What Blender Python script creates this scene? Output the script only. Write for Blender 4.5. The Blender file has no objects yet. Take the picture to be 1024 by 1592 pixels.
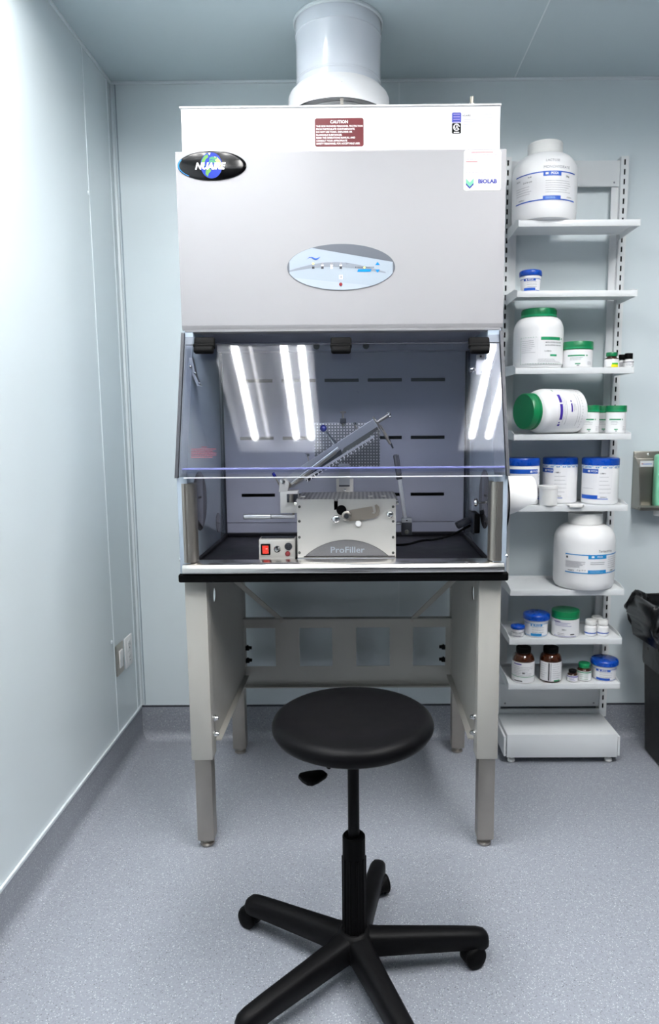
import bpy, bmesh, math, random
from mathutils import Vector, Matrix
random.seed(7)
scene = bpy.context.scene
COL = scene.collection
PI = math.pi

# ------------------------------------------------------------------ camera
CAM = Vector((0, 0, 1.43))
FPX, CX, CY = 1078.8, 554.4, 796.0
pitch, yaw, roll = 0.1312, 0.0052, -0.0071
fw = Vector((-math.sin(yaw)*math.cos(pitch), math.cos(yaw)*math.cos(pitch), -math.sin(pitch)))
rt0 = Vector((math.cos(yaw), math.sin(yaw), 0)); up0 = rt0.cross(fw)
rt = rt0*math.cos(roll)+up0*math.sin(roll); up = -rt0*math.sin(roll)+up0*math.cos(roll)
cd = bpy.data.cameras.new('camera'); cam = bpy.data.objects.new('camera', cd); COL.objects.link(cam)
cam.matrix_world = Matrix(((rt.x, up.x, -fw.x, CAM.x), (rt.y, up.y, -fw.y, CAM.y), (rt.z, up.z, -fw.z, CAM.z), (0, 0, 0, 1)))
cd.sensor_fit = 'HORIZONTAL'; cd.sensor_width = 36; cd.lens = 36*FPX/1024
cd.shift_x = (512-CX)/1024; cd.shift_y = (CY-796)/1024
cd.clip_start = 0.05
cd.dof.use_dof = True; cd.dof.focus_distance = 2.05; cd.dof.aperture_fstop = 4.5
scene.camera = cam

# ------------------------------------------------------------------ view, world, lamps' strength
scene.view_settings.view_transform = 'Standard'; scene.view_settings.look = 'None'
scene.view_settings.gamma = 1; scene.view_settings.use_curve_mapping = False
scene.view_settings.exposure = 0.12
TUBE = 62.0
NEAR_TUBE = 62.0
w = bpy.data.worlds.new('world'); scene.world = w; w.use_nodes = True
w.node_tree.nodes['Background'].inputs[0].default_value = (0.8, 0.9, 1, 1)
w.node_tree.nodes['Background'].inputs[1].default_value = 0.0
# the lamps themselves are the recessed ceiling troffers, built with the setting: (x centre, y0, y1, tube x offsets)
TROFFERS = [(-0.53, 0.10, 1.12, (-0.18, -0.09, 0.10, 0.20)), (0.93, 0.10, 1.12, (-0.175, -0.06, 0.08, 0.19)),
            (-0.66, 1.22, 1.95, (-0.18, -0.09, 0.10, 0.20)), (1.05, 1.22, 1.95, (-0.18, -0.09, 0.09, 0.19))]

def ray(px, py): return rt*((px-CX)/FPX)-up*((py-CY)/FPX)+fw
def atY(px, py, Y): r = ray(px, py); return CAM+r*(Y/r.y)
def atX(px, py, X): r = ray(px, py); return CAM+r*(X/r.x)
def atZ(px, py, Z): r = ray(px, py); return CAM+r*((Z-CAM.z)/r.z)

# ------------------------------------------------------------------ materials
def lin(v):
    v /= 255.0
    return v/12.92 if v <= .04045 else ((v+.055)/1.055)**2.4
def rgb(r, g, b): return (lin(r), lin(g), lin(b), 1)
M = {}
def mat(name, col, rough=.5, metal=0., noise=0., nscale=30, bump=0., bscale=200, coat=0., stretch=None, spec=.5, emit=0, trans=0, alpha=1, ior=1.5):
    m = bpy.data.materials.new(name); m.use_nodes = True; nt = m.node_tree; b = nt.nodes['Principled BSDF']
    b.inputs['Base Color'].default_value = col; b.inputs['Roughness'].default_value = rough
    b.inputs['Metallic'].default_value = metal; b.inputs['Coat Weight'].default_value = coat
    b.inputs['Coat Roughness'].default_value = .1; b.inputs['Specular IOR Level'].default_value = spec; b.inputs['IOR'].default_value = ior
    b.inputs['Transmission Weight'].default_value = trans; b.inputs['Alpha'].default_value = alpha
    if emit: b.inputs['Emission Color'].default_value = col; b.inputs['Emission Strength'].default_value = emit
    tc = nt.nodes.new('ShaderNodeTexCoord'); mp = nt.nodes.new('ShaderNodeMapping'); nt.links.new(tc.outputs['Object'], mp.inputs[0])
    if stretch: mp.inputs['Scale'].default_value = stretch
    n = nt.nodes.new('ShaderNodeTexNoise'); n.inputs['Scale'].default_value = nscale; n.inputs['Detail'].default_value = 4
    nt.links.new(mp.outputs[0], n.inputs['Vector'])
    mr = nt.nodes.new('ShaderNodeMapRange'); mr.inputs['To Min'].default_value = max(0, rough-.06-noise*.3); mr.inputs['To Max'].default_value = min(1, rough+.06+noise*.3)
    nt.links.new(n.outputs['Fac'], mr.inputs[0]); nt.links.new(mr.outputs[0], b.inputs['Roughness'])
    if noise:
        mx = nt.nodes.new('ShaderNodeMix'); mx.data_type = 'RGBA'
        mx.inputs[6].default_value = tuple(c*(1-noise) for c in col[:3])+(1,); mx.inputs[7].default_value = tuple(min(1, c*(1+noise)) for c in col[:3])+(1,)
        nt.links.new(n.outputs['Fac'], mx.inputs[0]); nt.links.new(mx.outputs[2], b.inputs['Base Color'])
    if bump:
        n2 = nt.nodes.new('ShaderNodeTexNoise'); n2.inputs['Scale'].default_value = bscale; nt.links.new(mp.outputs[0], n2.inputs['Vector'])
        bp = nt.nodes.new('ShaderNodeBump'); bp.inputs['Strength'].default_value = bump; bp.inputs['Distance'].default_value = .002
        nt.links.new(n2.outputs['Fac'], bp.inputs['Height']); nt.links.new(bp.outputs[0], b.inputs['Normal'])
    M[name] = m
    return m
mat('wall_panel', rgb(219, 229, 233), .24, noise=.012, nscale=1.5, bump=.02, bscale=3)
mat('ceiling_panel', rgb(194, 208, 213), .35, noise=.012, nscale=1.5)
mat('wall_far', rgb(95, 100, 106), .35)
mat('trim_white', rgb(226, 234, 238), .3)
mat('seam_grey', rgb(150, 165, 175), .4)
mat('enamel', rgb(144, 143, 146), .6, spec=.3, bump=.05, bscale=900)
mat('enamel_white', rgb(240, 240, 242), .35)
mat('enamel_stand', rgb(172, 170, 164), .4, bump=.04, bscale=700)
mat('inner_wall', rgb(160, 163, 178), .3)
mat('inner_side', rgb(165, 178, 192), .1, coat=.4)
mat('edge_shade_grey', rgb(92, 101, 114), .5)
mat('slot_dark', rgb(70, 72, 70), .7)
mat('black', rgb(6, 6, 7), .55, spec=.08)
mat('black_gloss', rgb(5, 5, 6), .1, spec=.22)
mat('gasket', rgb(34, 38, 48), .5)
mat('tray_black', rgb(26, 26, 31), .4, spec=.3)
mat('disc_grey', rgb(88, 88, 94), .08, coat=.5)
mat('steel', (.36, .34, .31, 1), .42, 1)
mat('steel_h', (.72, .70, .68, 1), .24, 1, noise=.08, nscale=6, bump=.12, bscale=20, stretch=(1, 3, 3))
mat('steel_leg', (.42, .39, .35, 1), .38, 1, noise=.1, nscale=14)
mat('steel_body', (.62, .61, .585, 1), .45, .45, noise=.05, nscale=8)
mat('chrome', (.8, .8, .8, 1), .12, 1)
mat('aluminium_light', (.62, .64, .67, 1), .35, .6)
mat('aluminium', (.40, .42, .46, 1), .45, .8)
mat('blue_ball', rgb(25, 32, 120), .25)
mat('plastic_white', rgb(244, 244, 244), .38)
mat('jar_white', rgb(248, 248, 249), .33)
mat('cap_white', rgb(238, 238, 236), .38, bump=.05, bscale=100)
mat('jar_paper', rgb(243, 243, 245), .5)
mat('label_paper', rgb(222, 222, 225), .5)
mat('blue_lid', rgb(5, 66, 165), .28)
mat('blue_print', rgb(8, 82, 185), .45)
mat('cyan_print', rgb(25, 140, 205), .45)
mat('pale_blue', rgb(150, 200, 232), .4)
mat('green_lid', rgb(5, 118, 70), .35)
mat('green_print', rgb(12, 145, 95), .45)
mat('purple_print', rgb(58, 30, 150), .45)
mat('text_grey', rgb(140, 140, 147), .6)
mat('text_dark', rgb(50, 50, 56), .6)
mat('text_red', rgb(165, 60, 70), .6)
mat('text_violet', rgb(125, 118, 175), .6)
mat('text_white', rgb(245, 245, 245), .5)
mat('warning_red', rgb(92, 10, 22), .4)
mat('tag_blue', rgb(30, 45, 150), .4)
mat('yellow', rgb(240, 225, 20), .4)
mat('bright_green', rgb(60, 170, 50), .4)
mat('amber', rgb(58, 26, 10), .08, coat=.6)
mat('shelf_white', rgb(226, 229, 231), .35)
mat('stool_vinyl', rgb(9, 9, 11), .42, bump=.08, bscale=600, spec=.08)
mat('stool_plastic', rgb(9, 9, 11), .5, bump=.06, bscale=400, spec=.12)
mat('bag', rgb(8, 8, 10), .25, bump=.5, bscale=30, spec=.4)
mat('bin_black', rgb(9, 10, 12), .5, spec=.3)
mat('red_switch', rgb(225, 40, 20), .3)
mat('red_button', rgb(120, 25, 30), .3)
mat('logo_blue', rgb(5, 40, 140), .4, spec=.2)
mat('logo_land', rgb(85, 135, 60), .4, spec=.2)
mat('logo_pale', rgb(170, 165, 105), .4, spec=.2)
mat('logo_cyan', rgb(15, 120, 185), .3, spec=.3)
mat('panel_pale', rgb(150, 160, 170), .3)
mat('panel_pale2', rgb(158, 167, 176), .3)
mat('panel_band', rgb(125, 131, 140), .3)
mat('panel_dark', rgb(90, 94, 102), .3)
mat('led', rgb(235, 255, 130), .3, emit=.5)
mat('duct', rgb(232, 236, 244), .2, coat=.3)
mat('seal_mint', rgb(95, 180, 140), .4)
mat('navy', rgb(10, 25, 125), .4)
mat('container_green', rgb(140, 215, 178), .35)
mat('dispenser_steel', (.30, .29, .26, 1), .35, 1, noise=.1, nscale=9)
mat('badge_grey', rgb(112, 112, 115), .5, .3, bump=.4, bscale=500)
mat('plate_bronze', (.40, .36, .31, 1), .4, .8)
mat('edge_blue', rgb(140, 145, 205), .15, trans=.4)
mat('edge_glint_white', rgb(250, 250, 255), .25)
mat('tube_lit', (1.0, .985, .96, 1), .5, emit=TUBE)
mat('tube_dim', (1.0, .985, .96, 1), .5, emit=9)
mat('tube_near', (1.0, .985, .96, 1), .5, emit=NEAR_TUBE)
mat('housing', rgb(175, 178, 182), .35)

def glass(name, tint, haze=0.02):
    m = bpy.data.materials.new(name); m.use_nodes = True; nt = m.node_tree; nt.nodes.clear()
    o = nt.nodes.new('ShaderNodeOutputMaterial'); t = nt.nodes.new('ShaderNodeBsdfTransparent'); g = nt.nodes.new('ShaderNodeBsdfGlossy')
    t.inputs[0].default_value = tint; g.inputs['Roughness'].default_value = haze
    f = nt.nodes.new('ShaderNodeFresnel'); f.inputs[0].default_value = 1.49
    n = nt.nodes.new('ShaderNodeTexNoise'); n.inputs['Scale'].default_value = 2.5
    bp = nt.nodes.new('ShaderNodeBump'); bp.inputs['Strength'].default_value = .02; nt.links.new(n.outputs['Fac'], bp.inputs['Height']); nt.links.new(bp.outputs[0], g.inputs['Normal'])
    x = nt.nodes.new('ShaderNodeMixShader'); nt.links.new(f.outputs[0], x.inputs[0]); nt.links.new(t.outputs[0], x.inputs[1]); nt.links.new(g.outputs[0], x.inputs[2])
    nt.links.new(x.outputs[0], o.inputs[0]); M[name] = m
glass('acrylic', (.93, .94, .985, 1), .035)
glass('acrylic_clear', (.9, .92, .96, 1), .05)

def floor_mat():
    m = mat('floor_vinyl', rgb(158, 161, 168), .42); nt = m.node_tree; b = nt.nodes['Principled BSDF']
    tc = nt.nodes.new('ShaderNodeTexCoord')
    def flecks(scale, lo, hi):
        v = nt.nodes.new('ShaderNodeTexVoronoi'); v.inputs['Scale'].default_value = scale; nt.links.new(tc.outputs['Object'], v.inputs['Vector'])
        s = nt.nodes.new('ShaderNodeSeparateColor'); nt.links.new(v.outputs['Color'], s.inputs[0])
        r = nt.nodes.new('ShaderNodeMapRange'); r.inputs[1].default_value = lo; r.inputs[2].default_value = hi; nt.links.new(s.outputs[0], r.inputs[0])
        return r.outputs[0]
    n = nt.nodes.new('ShaderNodeTexNoise'); n.inputs['Scale'].default_value = 160; n.inputs['Detail'].default_value = 5; nt.links.new(tc.outputs['Object'], n.inputs['Vector'])
    base = nt.nodes.new('ShaderNodeMix'); base.data_type = 'RGBA'; base.inputs[6].default_value = rgb(123, 127, 136); base.inputs[7].default_value = rgb(154, 158, 167); nt.links.new(n.outputs['Fac'], base.inputs[0])
    a = nt.nodes.new('ShaderNodeMix'); a.data_type = 'RGBA'; a.inputs[7].default_value = rgb(190, 193, 199); nt.links.new(base.outputs[2], a.inputs[6]); nt.links.new(flecks(460, .93, .97), a.inputs[0])
    c = nt.nodes.new('ShaderNodeMix'); c.data_type = 'RGBA'; c.inputs[7].default_value = rgb(104, 107, 114); nt.links.new(a.outputs[2], c.inputs[6]); nt.links.new(flecks(400, .94, .98), c.inputs[0])
    nt.links.new(c.outputs[2], b.inputs['Base Color'])
floor_mat()

def dots_mat(name, dark, light, pitch_, r, metal=.7):
    m = mat(name, dark, .4, metal); nt = m.node_tree; b = nt.nodes['Principled BSDF']
    tc = nt.nodes.new('ShaderNodeTexCoord'); s = nt.nodes.new('ShaderNodeSeparateXYZ'); nt.links.new(tc.outputs['Object'], s.inputs[0])
    def fr(out):
        a = nt.nodes.new('ShaderNodeMath'); a.operation = 'PINGPONG'; a.inputs[1].default_value = pitch_/2; nt.links.new(out, a.inputs[0])
        p = nt.nodes.new('ShaderNodeMath'); p.operation = 'POWER'; p.inputs[1].default_value = 2; nt.links.new(a.outputs[0], p.inputs[0]); return p
    y = nt.nodes.new('ShaderNodeMath'); y.operation = 'ADD'; nt.links.new(s.outputs[1], y.inputs[0]); nt.links.new(s.outputs[2], y.inputs[1])
    p1, p2 = fr(s.outputs[0]), fr(y.outputs[0])
    ad = nt.nodes.new('ShaderNodeMath'); nt.links.new(p1.outputs[0], ad.inputs[0]); nt.links.new(p2.outputs[0], ad.inputs[1])
    lt = nt.nodes.new('ShaderNodeMath'); lt.operation = 'LESS_THAN'; lt.inputs[1].default_value = r*r; nt.links.new(ad.outputs[0], lt.inputs[0])
    mx = nt.nodes.new('ShaderNodeMix'); mx.data_type = 'RGBA'; mx.inputs[6].default_value = dark; mx.inputs[7].default_value = light
    nt.links.new(lt.outputs[0], mx.inputs[0]); nt.links.new(mx.outputs[2], b.inputs['Base Color'])
dots_mat('perforated', (.13, .135, .145, 1), (.62, .62, .64, 1), .0105, .0023)
dots_mat('perforated_top', (.55, .54, .52, 1), (.13, .13, .13, 1), .0135, .0042, .9)

# ------------------------------------------------------------------ mesh builder
class MB:
    def __init__(s): s.bm = bmesh.new(); s.mats = []; s.soft = 35
    def mi(s, m):
        if m not in s.mats: s.mats.append(m)
        return s.mats.index(m)
    def _setm(s, faces, m):
        i = s.mi(m)
        for f in faces: f.material_index = i
    def face(s, pts, m):
        f = s.bm.faces.new([s.bm.verts.new(p) for p in pts]); s._setm([f], m); return f
    def box(s, a, b, m, bev=0, mtx=None, seg=2):
        a = Vector(a); b = Vector(b)
        before = set(s.bm.faces)
        r = bmesh.ops.create_cube(s.bm, size=1); vs = r['verts']
        c = (a+b)/2; d = b-a
        for v in vs: v.co = Vector((v.co.x*d.x, v.co.y*d.y, v.co.z*d.z))+c
        if bev:
            es = list({e for v in vs for e in v.link_edges})
            bmesh.ops.bevel(s.bm, geom=es, offset=min(bev, min(abs(d.x), abs(d.y), abs(d.z))*.49), segments=seg, affect='EDGES', profile=.5)
        nf = [f for f in s.bm.faces if f not in before]
        if mtx: 
            for v in {v for f in nf for v in f.verts}: v.co = mtx@v.co
        s._setm(nf, m); return s
    def prism(s, pts, vec, m, bev=0, cap=True):
        before = set(s.bm.faces)
        vs = [s.bm.verts.new(p) for p in pts]; f = s.bm.faces.new(vs)
        r = bmesh.ops.extrude_face_region(s.bm, geom=[f])
        nv = [g for g in r['geom'] if isinstance(g, bmesh.types.BMVert)]
        bmesh.ops.translate(s.bm, verts=nv, vec=vec)
        nf = [q for q in s.bm.faces if q not in before]
        bmesh.ops.recalc_face_normals(s.bm, faces=nf)
        if bev:
            es = list({e for q in nf for e in q.edges})
            bmesh.ops.bevel(s.bm, geom=es, offset=bev, segments=2, affect='EDGES', profile=.5)
            nf = [q for q in s.bm.faces if q not in before]
        s._setm(nf, m); return s
    def rings(s, rings, m, closed=True, cap=True):
        R = [[s.bm.verts.new(p) for p in r] for r in rings]; n = len(R[0]); nf = []
        for a, b in zip(R[:-1], R[1:]):
            for i in range(n if closed else n-1):
                j = (i+1) % n; nf.append(s.bm.faces.new((a[i], a[j], b[j], b[i])))
        if cap and closed:
            nf.append(s.bm.faces.new(R[0][::-1])); nf.append(s.bm.faces.new(R[-1]))
        bmesh.ops.recalc_face_normals(s.bm, faces=nf)
        s._setm(nf, m); return nf
    def lathe(s, prof, m, o=(0, 0, 0), axis=(0, 0, 1), seg=32, cap=True):
        o = Vector(o); q = Vector((0, 0, 1)).rotation_difference(Vector(axis).normalized())
        rs = []
        for r, z in prof:
            r = max(r, 1e-5)
            rs.append([o+q@Vector((r*math.cos(2*PI*i/seg), r*math.sin(2*PI*i/seg), z)) for i in range(seg)])
        s.rings(rs, m, True, cap); return s
    def cyl(s, p0, p1, r, m, r1=None, seg=20, bev=0):
        p0 = Vector(p0); p1 = Vector(p1); L = (p1-p0).length; r1 = r if r1 is None else r1
        if bev: pr = [(r-bev, 0), (r, bev), (r1, L-bev), (r1-bev, L)]
        else: pr = [(r, 0), (r1, L)]
        return s.lathe(pr, m, p0, p1-p0, seg)
    def ball(s, c, r, m, seg=20):
        n = 10; return s.lathe([(r*math.sin(PI*i/n), -r*math.cos(PI*i/n)) for i in range(n+1)], m, c, (0, 0, 1), seg)
    def tube(s, pts, r, m, seg=10):
        pts = [Vector(p) for p in pts]; rs = []; prev = None
        for i, p in enumerate(pts):
            t = (pts[min(i+1, len(pts)-1)]-pts[max(i-1, 0)]).normalized()
            if prev is None: n = t.orthogonal().normalized()
            else: n = (prev-t*prev.dot(t)).normalized()
            prev = n; b = t.cross(n)
            rs.append([p+(n*math.cos(2*PI*k/seg)+b*math.sin(2*PI*k/seg))*r for k in range(seg)])
        s.rings(rs, m); return s
    def holes(s, x0, x1, z0, z1, y0, y1, hs, m, tf=None):
        xs = sorted({x0, x1}|{h[0] for h in hs}|{h[1] for h in hs}); zs = sorted({z0, z1}|{h[2] for h in hs}|{h[3] for h in hs})
        def solid(i, j):
            if i < 0 or j < 0 or i >= len(xs)-1 or j >= len(zs)-1: return False
            cx = (xs[i]+xs[i+1])/2; cz = (zs[j]+zs[j+1])/2
            return not any(h[0] < cx < h[1] and h[2] < cz < h[3] for h in hs)
        T = tf or (lambda p: p)
        def q(*p): s.face([T(Vector(a)) for a in p], m)
        for i in range(len(xs)-1):
            for j in range(len(zs)-1):
                if not solid(i, j): continue
                a, b, c, d = xs[i], xs[i+1], zs[j], zs[j+1]
                q((a, y0, c), (b, y0, c), (b, y0, d), (a, y0, d)); q((b, y1, c), (a, y1, c), (a, y1, d), (b, y1, d))
                if not solid(i-1, j): q((a, y1, c), (a, y0, c), (a, y0, d), (a, y1, d))
                if not solid(i+1, j): q((b, y0, c), (b, y1, c), (b, y1, d), (b, y0, d))
                if not solid(i, j-1): q((a, y1, c), (b, y1, c), (b, y0, c), (a, y0, c))
                if not solid(i, j+1): q((a, y0, d), (b, y0, d), (b, y1, d), (a, y1, d))
        return s
    def text(s, body, size, m, fn, align='CENTER', bold=0., shear=0., xs=1.):
        cu = bpy.data.curves.new('t', 'FONT'); cu.body = body; cu.size = size; cu.align_x = align; cu.align_y = 'CENTER'; cu.offset = bold*size; cu.shear = shear
        cu.resolution_u = 2
        o = bpy.data.objects.new('t', cu); COL.objects.link(o); bpy.context.view_layer.update()
        me = bpy.data.meshes.new_from_object(o); i = s.mi(m)
        vs = [s.bm.verts.new(fn(v.co.x*xs, v.co.y)) for v in me.vertices]
        for p in me.polygons:
            try: f = s.bm.faces.new([vs[k] for k in p.vertices]); f.material_index = i
            except ValueError: pass
        bpy.data.objects.remove(o); bpy.data.curves.remove(cu); bpy.data.meshes.remove(me); return s
    def ellipse(s, c, rx, rz, y, m, seg=48, clip=None, th=.0006):
        pts = [Vector((c[0]+rx*math.cos(2*PI*i/seg), y, c[1]+rz*math.sin(2*PI*i/seg))) for i in range(seg)]
        return s.prism(pts, Vector((0, th, 0)), m)
    def build(s, name, parent=None, flat=False):
        me = bpy.data.meshes.new(name)
        off = Vector((0, 0, 0)); p = parent
        while p is not None: off += p.location; p = p.parent
        bmesh.ops.translate(s.bm, verts=s.bm.verts, vec=-off)
        s.bm.to_mesh(me); s.bm.free()
        for m in s.mats: me.materials.append(M[m])
        if not flat:
            for p in me.polygons: p.use_smooth = True
            me.set_sharp_from_angle(angle=math.radians(s.soft))
        o = bpy.data.objects.new(name, me); COL.objects.link(o); o.parent = parent
        return o

def thing(name, label, cat, loc, group=None):
    o = bpy.data.objects.new(name, None); COL.objects.link(o); o.location = loc; o.empty_display_size = .05
    o['label'] = label; o['category'] = cat
    if group: o['group'] = group
    return o
def tag(o, label, cat, group=None):
    o['label'] = label; o['category'] = cat
    if group: o['group'] = group
    return o
def struct(mb, name): o = mb.build(name); o['kind'] = 'structure'; return o
def dup(root, loc, label):
    r = root.copy(); COL.objects.link(r); r.location = loc; r['label'] = label
    for ch in list(root.children):
        c = ch.copy(); COL.objects.link(c); c.parent = r
        for g in list(ch.children):
            d = g.copy(); COL.objects.link(d); d.parent = c
    return r

# ------------------------------------------------------------------ setting
XL, XR, YB, YF, ZC = -1.0, 2.7, 3.0, -3.6, 2.79
m = MB(); m.box((XL-.1, YF-.1, -.1), (XR+.1, YB+.1, 0), 'floor_vinyl'); struct(m, 'floor')
m = MB()
hs = [(t[0]-.28, t[0]+.28, t[1]-.03, t[2]+.03) for t in TROFFERS]
m.holes(XL-.1, XR+.1, YF-.1, YB+.1, ZC, ZC+.02, hs, 'ceiling_panel', tf=lambda p: Vector((p.x, p.z, p.y)))
m.box((XL-.1, YF-.1, ZC+.24), (XR+.1, YB+.1, ZC+.28), 'ceiling_panel')
m.box((-.03+.66-.002, YF, ZC-.0015), (.63+.003, YB, ZC), 'trim_white')
m.box((XL, 1.55, ZC-.0015), (XR, 1.555, ZC), 'trim_white')
struct(m, 'ceiling')
m = MB(); m.box((XL-.1, YB, 0), (XR+.1, YB+.1, ZC), 'wall_panel'); struct(m, 'wall_back')
m = MB(); m.box((XL-.1, YF, 0), (XL, YB, ZC), 'wall_panel'); struct(m, 'wall_left')
m = MB(); m.box((XR, YF, 0), (XR+.1, YB, ZC), 'wall_far'); struct(m, 'wall_right')
m = MB(); m.box((XL-.1, YF-.1, 0), (XR+.1, YF, ZC), 'wall_far'); struct(m, 'wall_front')
# coved vinyl skirting
def cove(name, horiz):
    pr = [(0, .150), (.006, .150), (.006, .045)]+[(.006+.039*(1-math.cos(t)), .045*(1-math.sin(t))+.0006) for t in [PI/2*k/8 for k in range(1, 9)]]+[(0, .0006)]
    m = MB()
    if horiz: pts = [Vector((XL, YB-a, z)) for a, z in pr]; m.prism(pts, Vector((XR-XL, 0, 0)), 'floor_vinyl')
    else: pts = [Vector((XL+a, YF, z)) for a, z in pr]; m.prism(pts, Vector((0, YB-YF, 0)), 'floor_vinyl')
    struct(m, name)
cove('baseboard_back', True); cove('baseboard_left', False)
m = MB(); m.box((XL, YF, .150), (XL+.008, YB-.008, .162), 'trim_white', .002); struct(m, 'trim_1')
m = MB(); m.box((XL, YB-.006, .150), (XR, YB, .157), 'gasket', .001); struct(m, 'trim_2')
m = MB(); m.box((XL, YF, ZC-.010), (XL+.010, YB, ZC), 'trim_white', .002); struct(m, 'trim_3')
m = MB(); m.box((XL, YB-.010, ZC-.010), (XR, YB, ZC), 'trim_white', .002); struct(m, 'trim_4')
m = MB(); m.box((XL, YB-.012, .16), (XL+.012, YB, ZC-.01), 'trim_white', .004); m.box((XL, YB-.050, .16), (XL+.003, YB-.046, ZC-.01), 'trim_white'); m.box((XL+.018, YB-.003, .16), (XL+.022, YB, ZC-.01), 'seam_grey'); struct(m, 'trim_5')
m = MB(); m.box((XL, 2.705, .16), (XL+.002, 2.711, ZC-.01), 'trim_white'); m.lathe([(.0001, 0), (.008, .001), (.006, .006), (.0001, .007)], 'trim_white', (XL+.002, 2.69, 2.27), (1, 0, 0), 12)
m.lathe([(.0001, 0), (.008, .001), (.006, .006), (.0001, .007)], 'trim_white', (XL+.002, 2.675, .56), (1, 0, 0), 12); struct(m, 'trim_6')
m = MB(); m.box((.165, YB-.002, .16), (.170, YB, ZC-.01), 'trim_white'); struct(m, 'trim_7')

# recessed ceiling lamps
names = ['recessed fluorescent ceiling lamp nearest the left wall, reflected in the cabinet sash', 'recessed fluorescent ceiling lamp right of the cabinet, reflected at the sash edge',
         'recessed fluorescent ceiling lamp above the left front of the cabinet', 'recessed fluorescent ceiling lamp above the front of the shelving unit']
for (xc, y0, y1, offs), lb in zip(TROFFERS, names):
    t = thing('ceiling_light', lb, 'light', (xc, (y0+y1)/2, ZC), 'recessed ceiling lamps')
    m = MB(); a, b, c, d = xc-.279, xc+.279, y0-.029, y1+.029; dz = .16 if y0 > 1 else .10; zt = ZC+dz+.04
    m.box((a, c, zt), (b, d, zt+.01), 'housing')
    for q in ((a, c, a+.004, d), (b-.004, c, b, d), (a, c, b, c+.004), (a, d-.004, b, d)): m.box((q[0], q[1], ZC+.001), (q[2], q[3], zt), 'housing')
    m.build('housing', t)
    for k, o in enumerate(offs):
        dim = k == 1 and y0 < 1 and xc < 0
        m = MB(); m.cyl((xc+o, y0, ZC+dz), (xc+o, y1, ZC+dz), .010 if dim else .019, 'tube_near' if y0 > 1 else 'tube_dim' if dim else 'tube_lit', seg=14); m.build('lamp_tube', t)

# ------------------------------------------------------------------ stand
cx0 = -.058
t = thing('cabinet_stand', 'light grey steel stand with stainless adjustable feet under the safety cabinet', 'stand', (cx0, 2.52, 0))
LX = [(-.564, -.494), (.378, .448)]
for xi, (a, b) in enumerate(LX):
    for yi, (c, d) in enumerate([(2.168, 2.232), (2.828, 2.892)]):
        m = MB(); m.box((a, c, .317), (b, d, .927), 'enamel_stand', .003); m.build('leg_sleeve', t)
        m = MB(); m.box((a+.008, c+.006, .026), (b-.006, d-.006, .3165), 'steel_leg', .003); lg = m.build('leg', t)
        m = MB(); xx, yy = (a+b)/2, (c+d)/2
        m.lathe([(.02, 0), (.024, .003), (.024, .010), (.016, .014), (.012, .0255)], 'steel_leg', (xx, yy, .0005), seg=20); m.build('foot', lg)
    xi_in = b-.004 if xi == 0 else a-.002+.006-.004
    x1, x2 = (b-.006, b-.002) if xi == 0 else (a+.002, a+.006)
    # side panel between front and rear sleeves with a round hole near its top front
    m = MB(); X = x1; cy, cz, r = 2.30, .845, .026; seg = 24
    y0, y1, z0, z1 = 2.232, 2.828, .36, .927
    for X in (x1, x2):
        circ = [Vector((X, cy+r*math.cos(2*PI*k/seg), cz+r*math.sin(2*PI*k/seg))) for k in range(seg)]
        sq = []
        for k in range(seg):
            a_ = 2*PI*k/seg; q = max(abs(math.cos(a_)), abs(math.sin(a_))); sq.append(Vector((X, cy+.05*math.cos(a_)/q, cz+.05*math.sin(a_)/q)))
        m.rings([circ, sq], 'enamel_stand', True, False)
        A, B, C, D = cy-.05, cy+.05, cz-.05, cz+.05
        for (p, q, u, v) in ((y0, A, z0, z1), (B, y1, z0, z1), (A, B, z0, C), (A, B, D, z1)):
            m.face([(X, p, u), (X, q, u), (X, q, v), (X, p, v)], 'enamel_stand')
    m.box((x1-.0005 if xi == 0 else x1-.02, y0, z0-.004), (x2+.02 if xi == 0 else x2+.0005, y1, z0), 'enamel_stand')
    m.build('side_panel', t)
    s = 1 if xi == 0 else -1; xin = b if xi == 0 else a
    for z in (.395, .45):
        m = MB(); m.lathe([(.011, 0), (.011, .006), (.008, .008), (.007, .016), (.0001, .019)], 'chrome', (xin, 2.20, z), (s, 0, 0), 16); m.build('bolt', t)
    m = MB()
    p0 = Vector((s*(-.47) if xi == 0 else .355, 2.35, .921)); p0.x = -.475 if xi == 0 else .36
    p1 = Vector((-.335 if xi == 0 else .215, 2.842, .596))
    d = (p1-p0); n = Vector((0, 0, 1)).cross(d).normalized()*.014; u = n.cross(d).normalized()*.002
    m.rings([[p+n+u, p-n+u, p-n-u, p+n-u] for p in (p0, p1)], 'enamel_stand'); 
    m.box((p1.x-.02, 2.838, .585), (p1.x+.02, 2.8425, .603), 'enamel_stand'); m.lathe([(.006, 0), (.006, .006), (.0001, .007)], 'steel_leg', (p1.x, 2.838, .594), (0, -1, 0), 10)
    m.build('brace', t)
m = MB(); ws = [(-.492, -.363, .393, .562), (-.261, -.123, .393, .562), (-.021, .121, .393, .562), (.219, .357, .393, .562)]
m.holes(-.562, .446, .312, .604, 2.856-.012, 2.856-.009, ws, 'enamel_stand'); m.box((-.562, 2.815, .308), (.446, 2.847, .312), 'enamel_stand'); m.box((-.562, 2.815, .604), (.446, 2.847, .608), 'enamel_stand')
o = m.build('rear_panel', t)
for x in (-.488, .353):
    for z in (.47, .415):
        m = MB(); m.lathe([(.012, 0), (.012, .005), (.007, .007), (.007, .02), (.0001, .021)], 'black', (x, 2.862, z), (1 if x < 0 else -1, 0, 0), 12); m.box((x-.012, 2.845, z-.008), (x+.012, 2.868, z+.008), 'black', .003); m.build('bolt', t)

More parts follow.
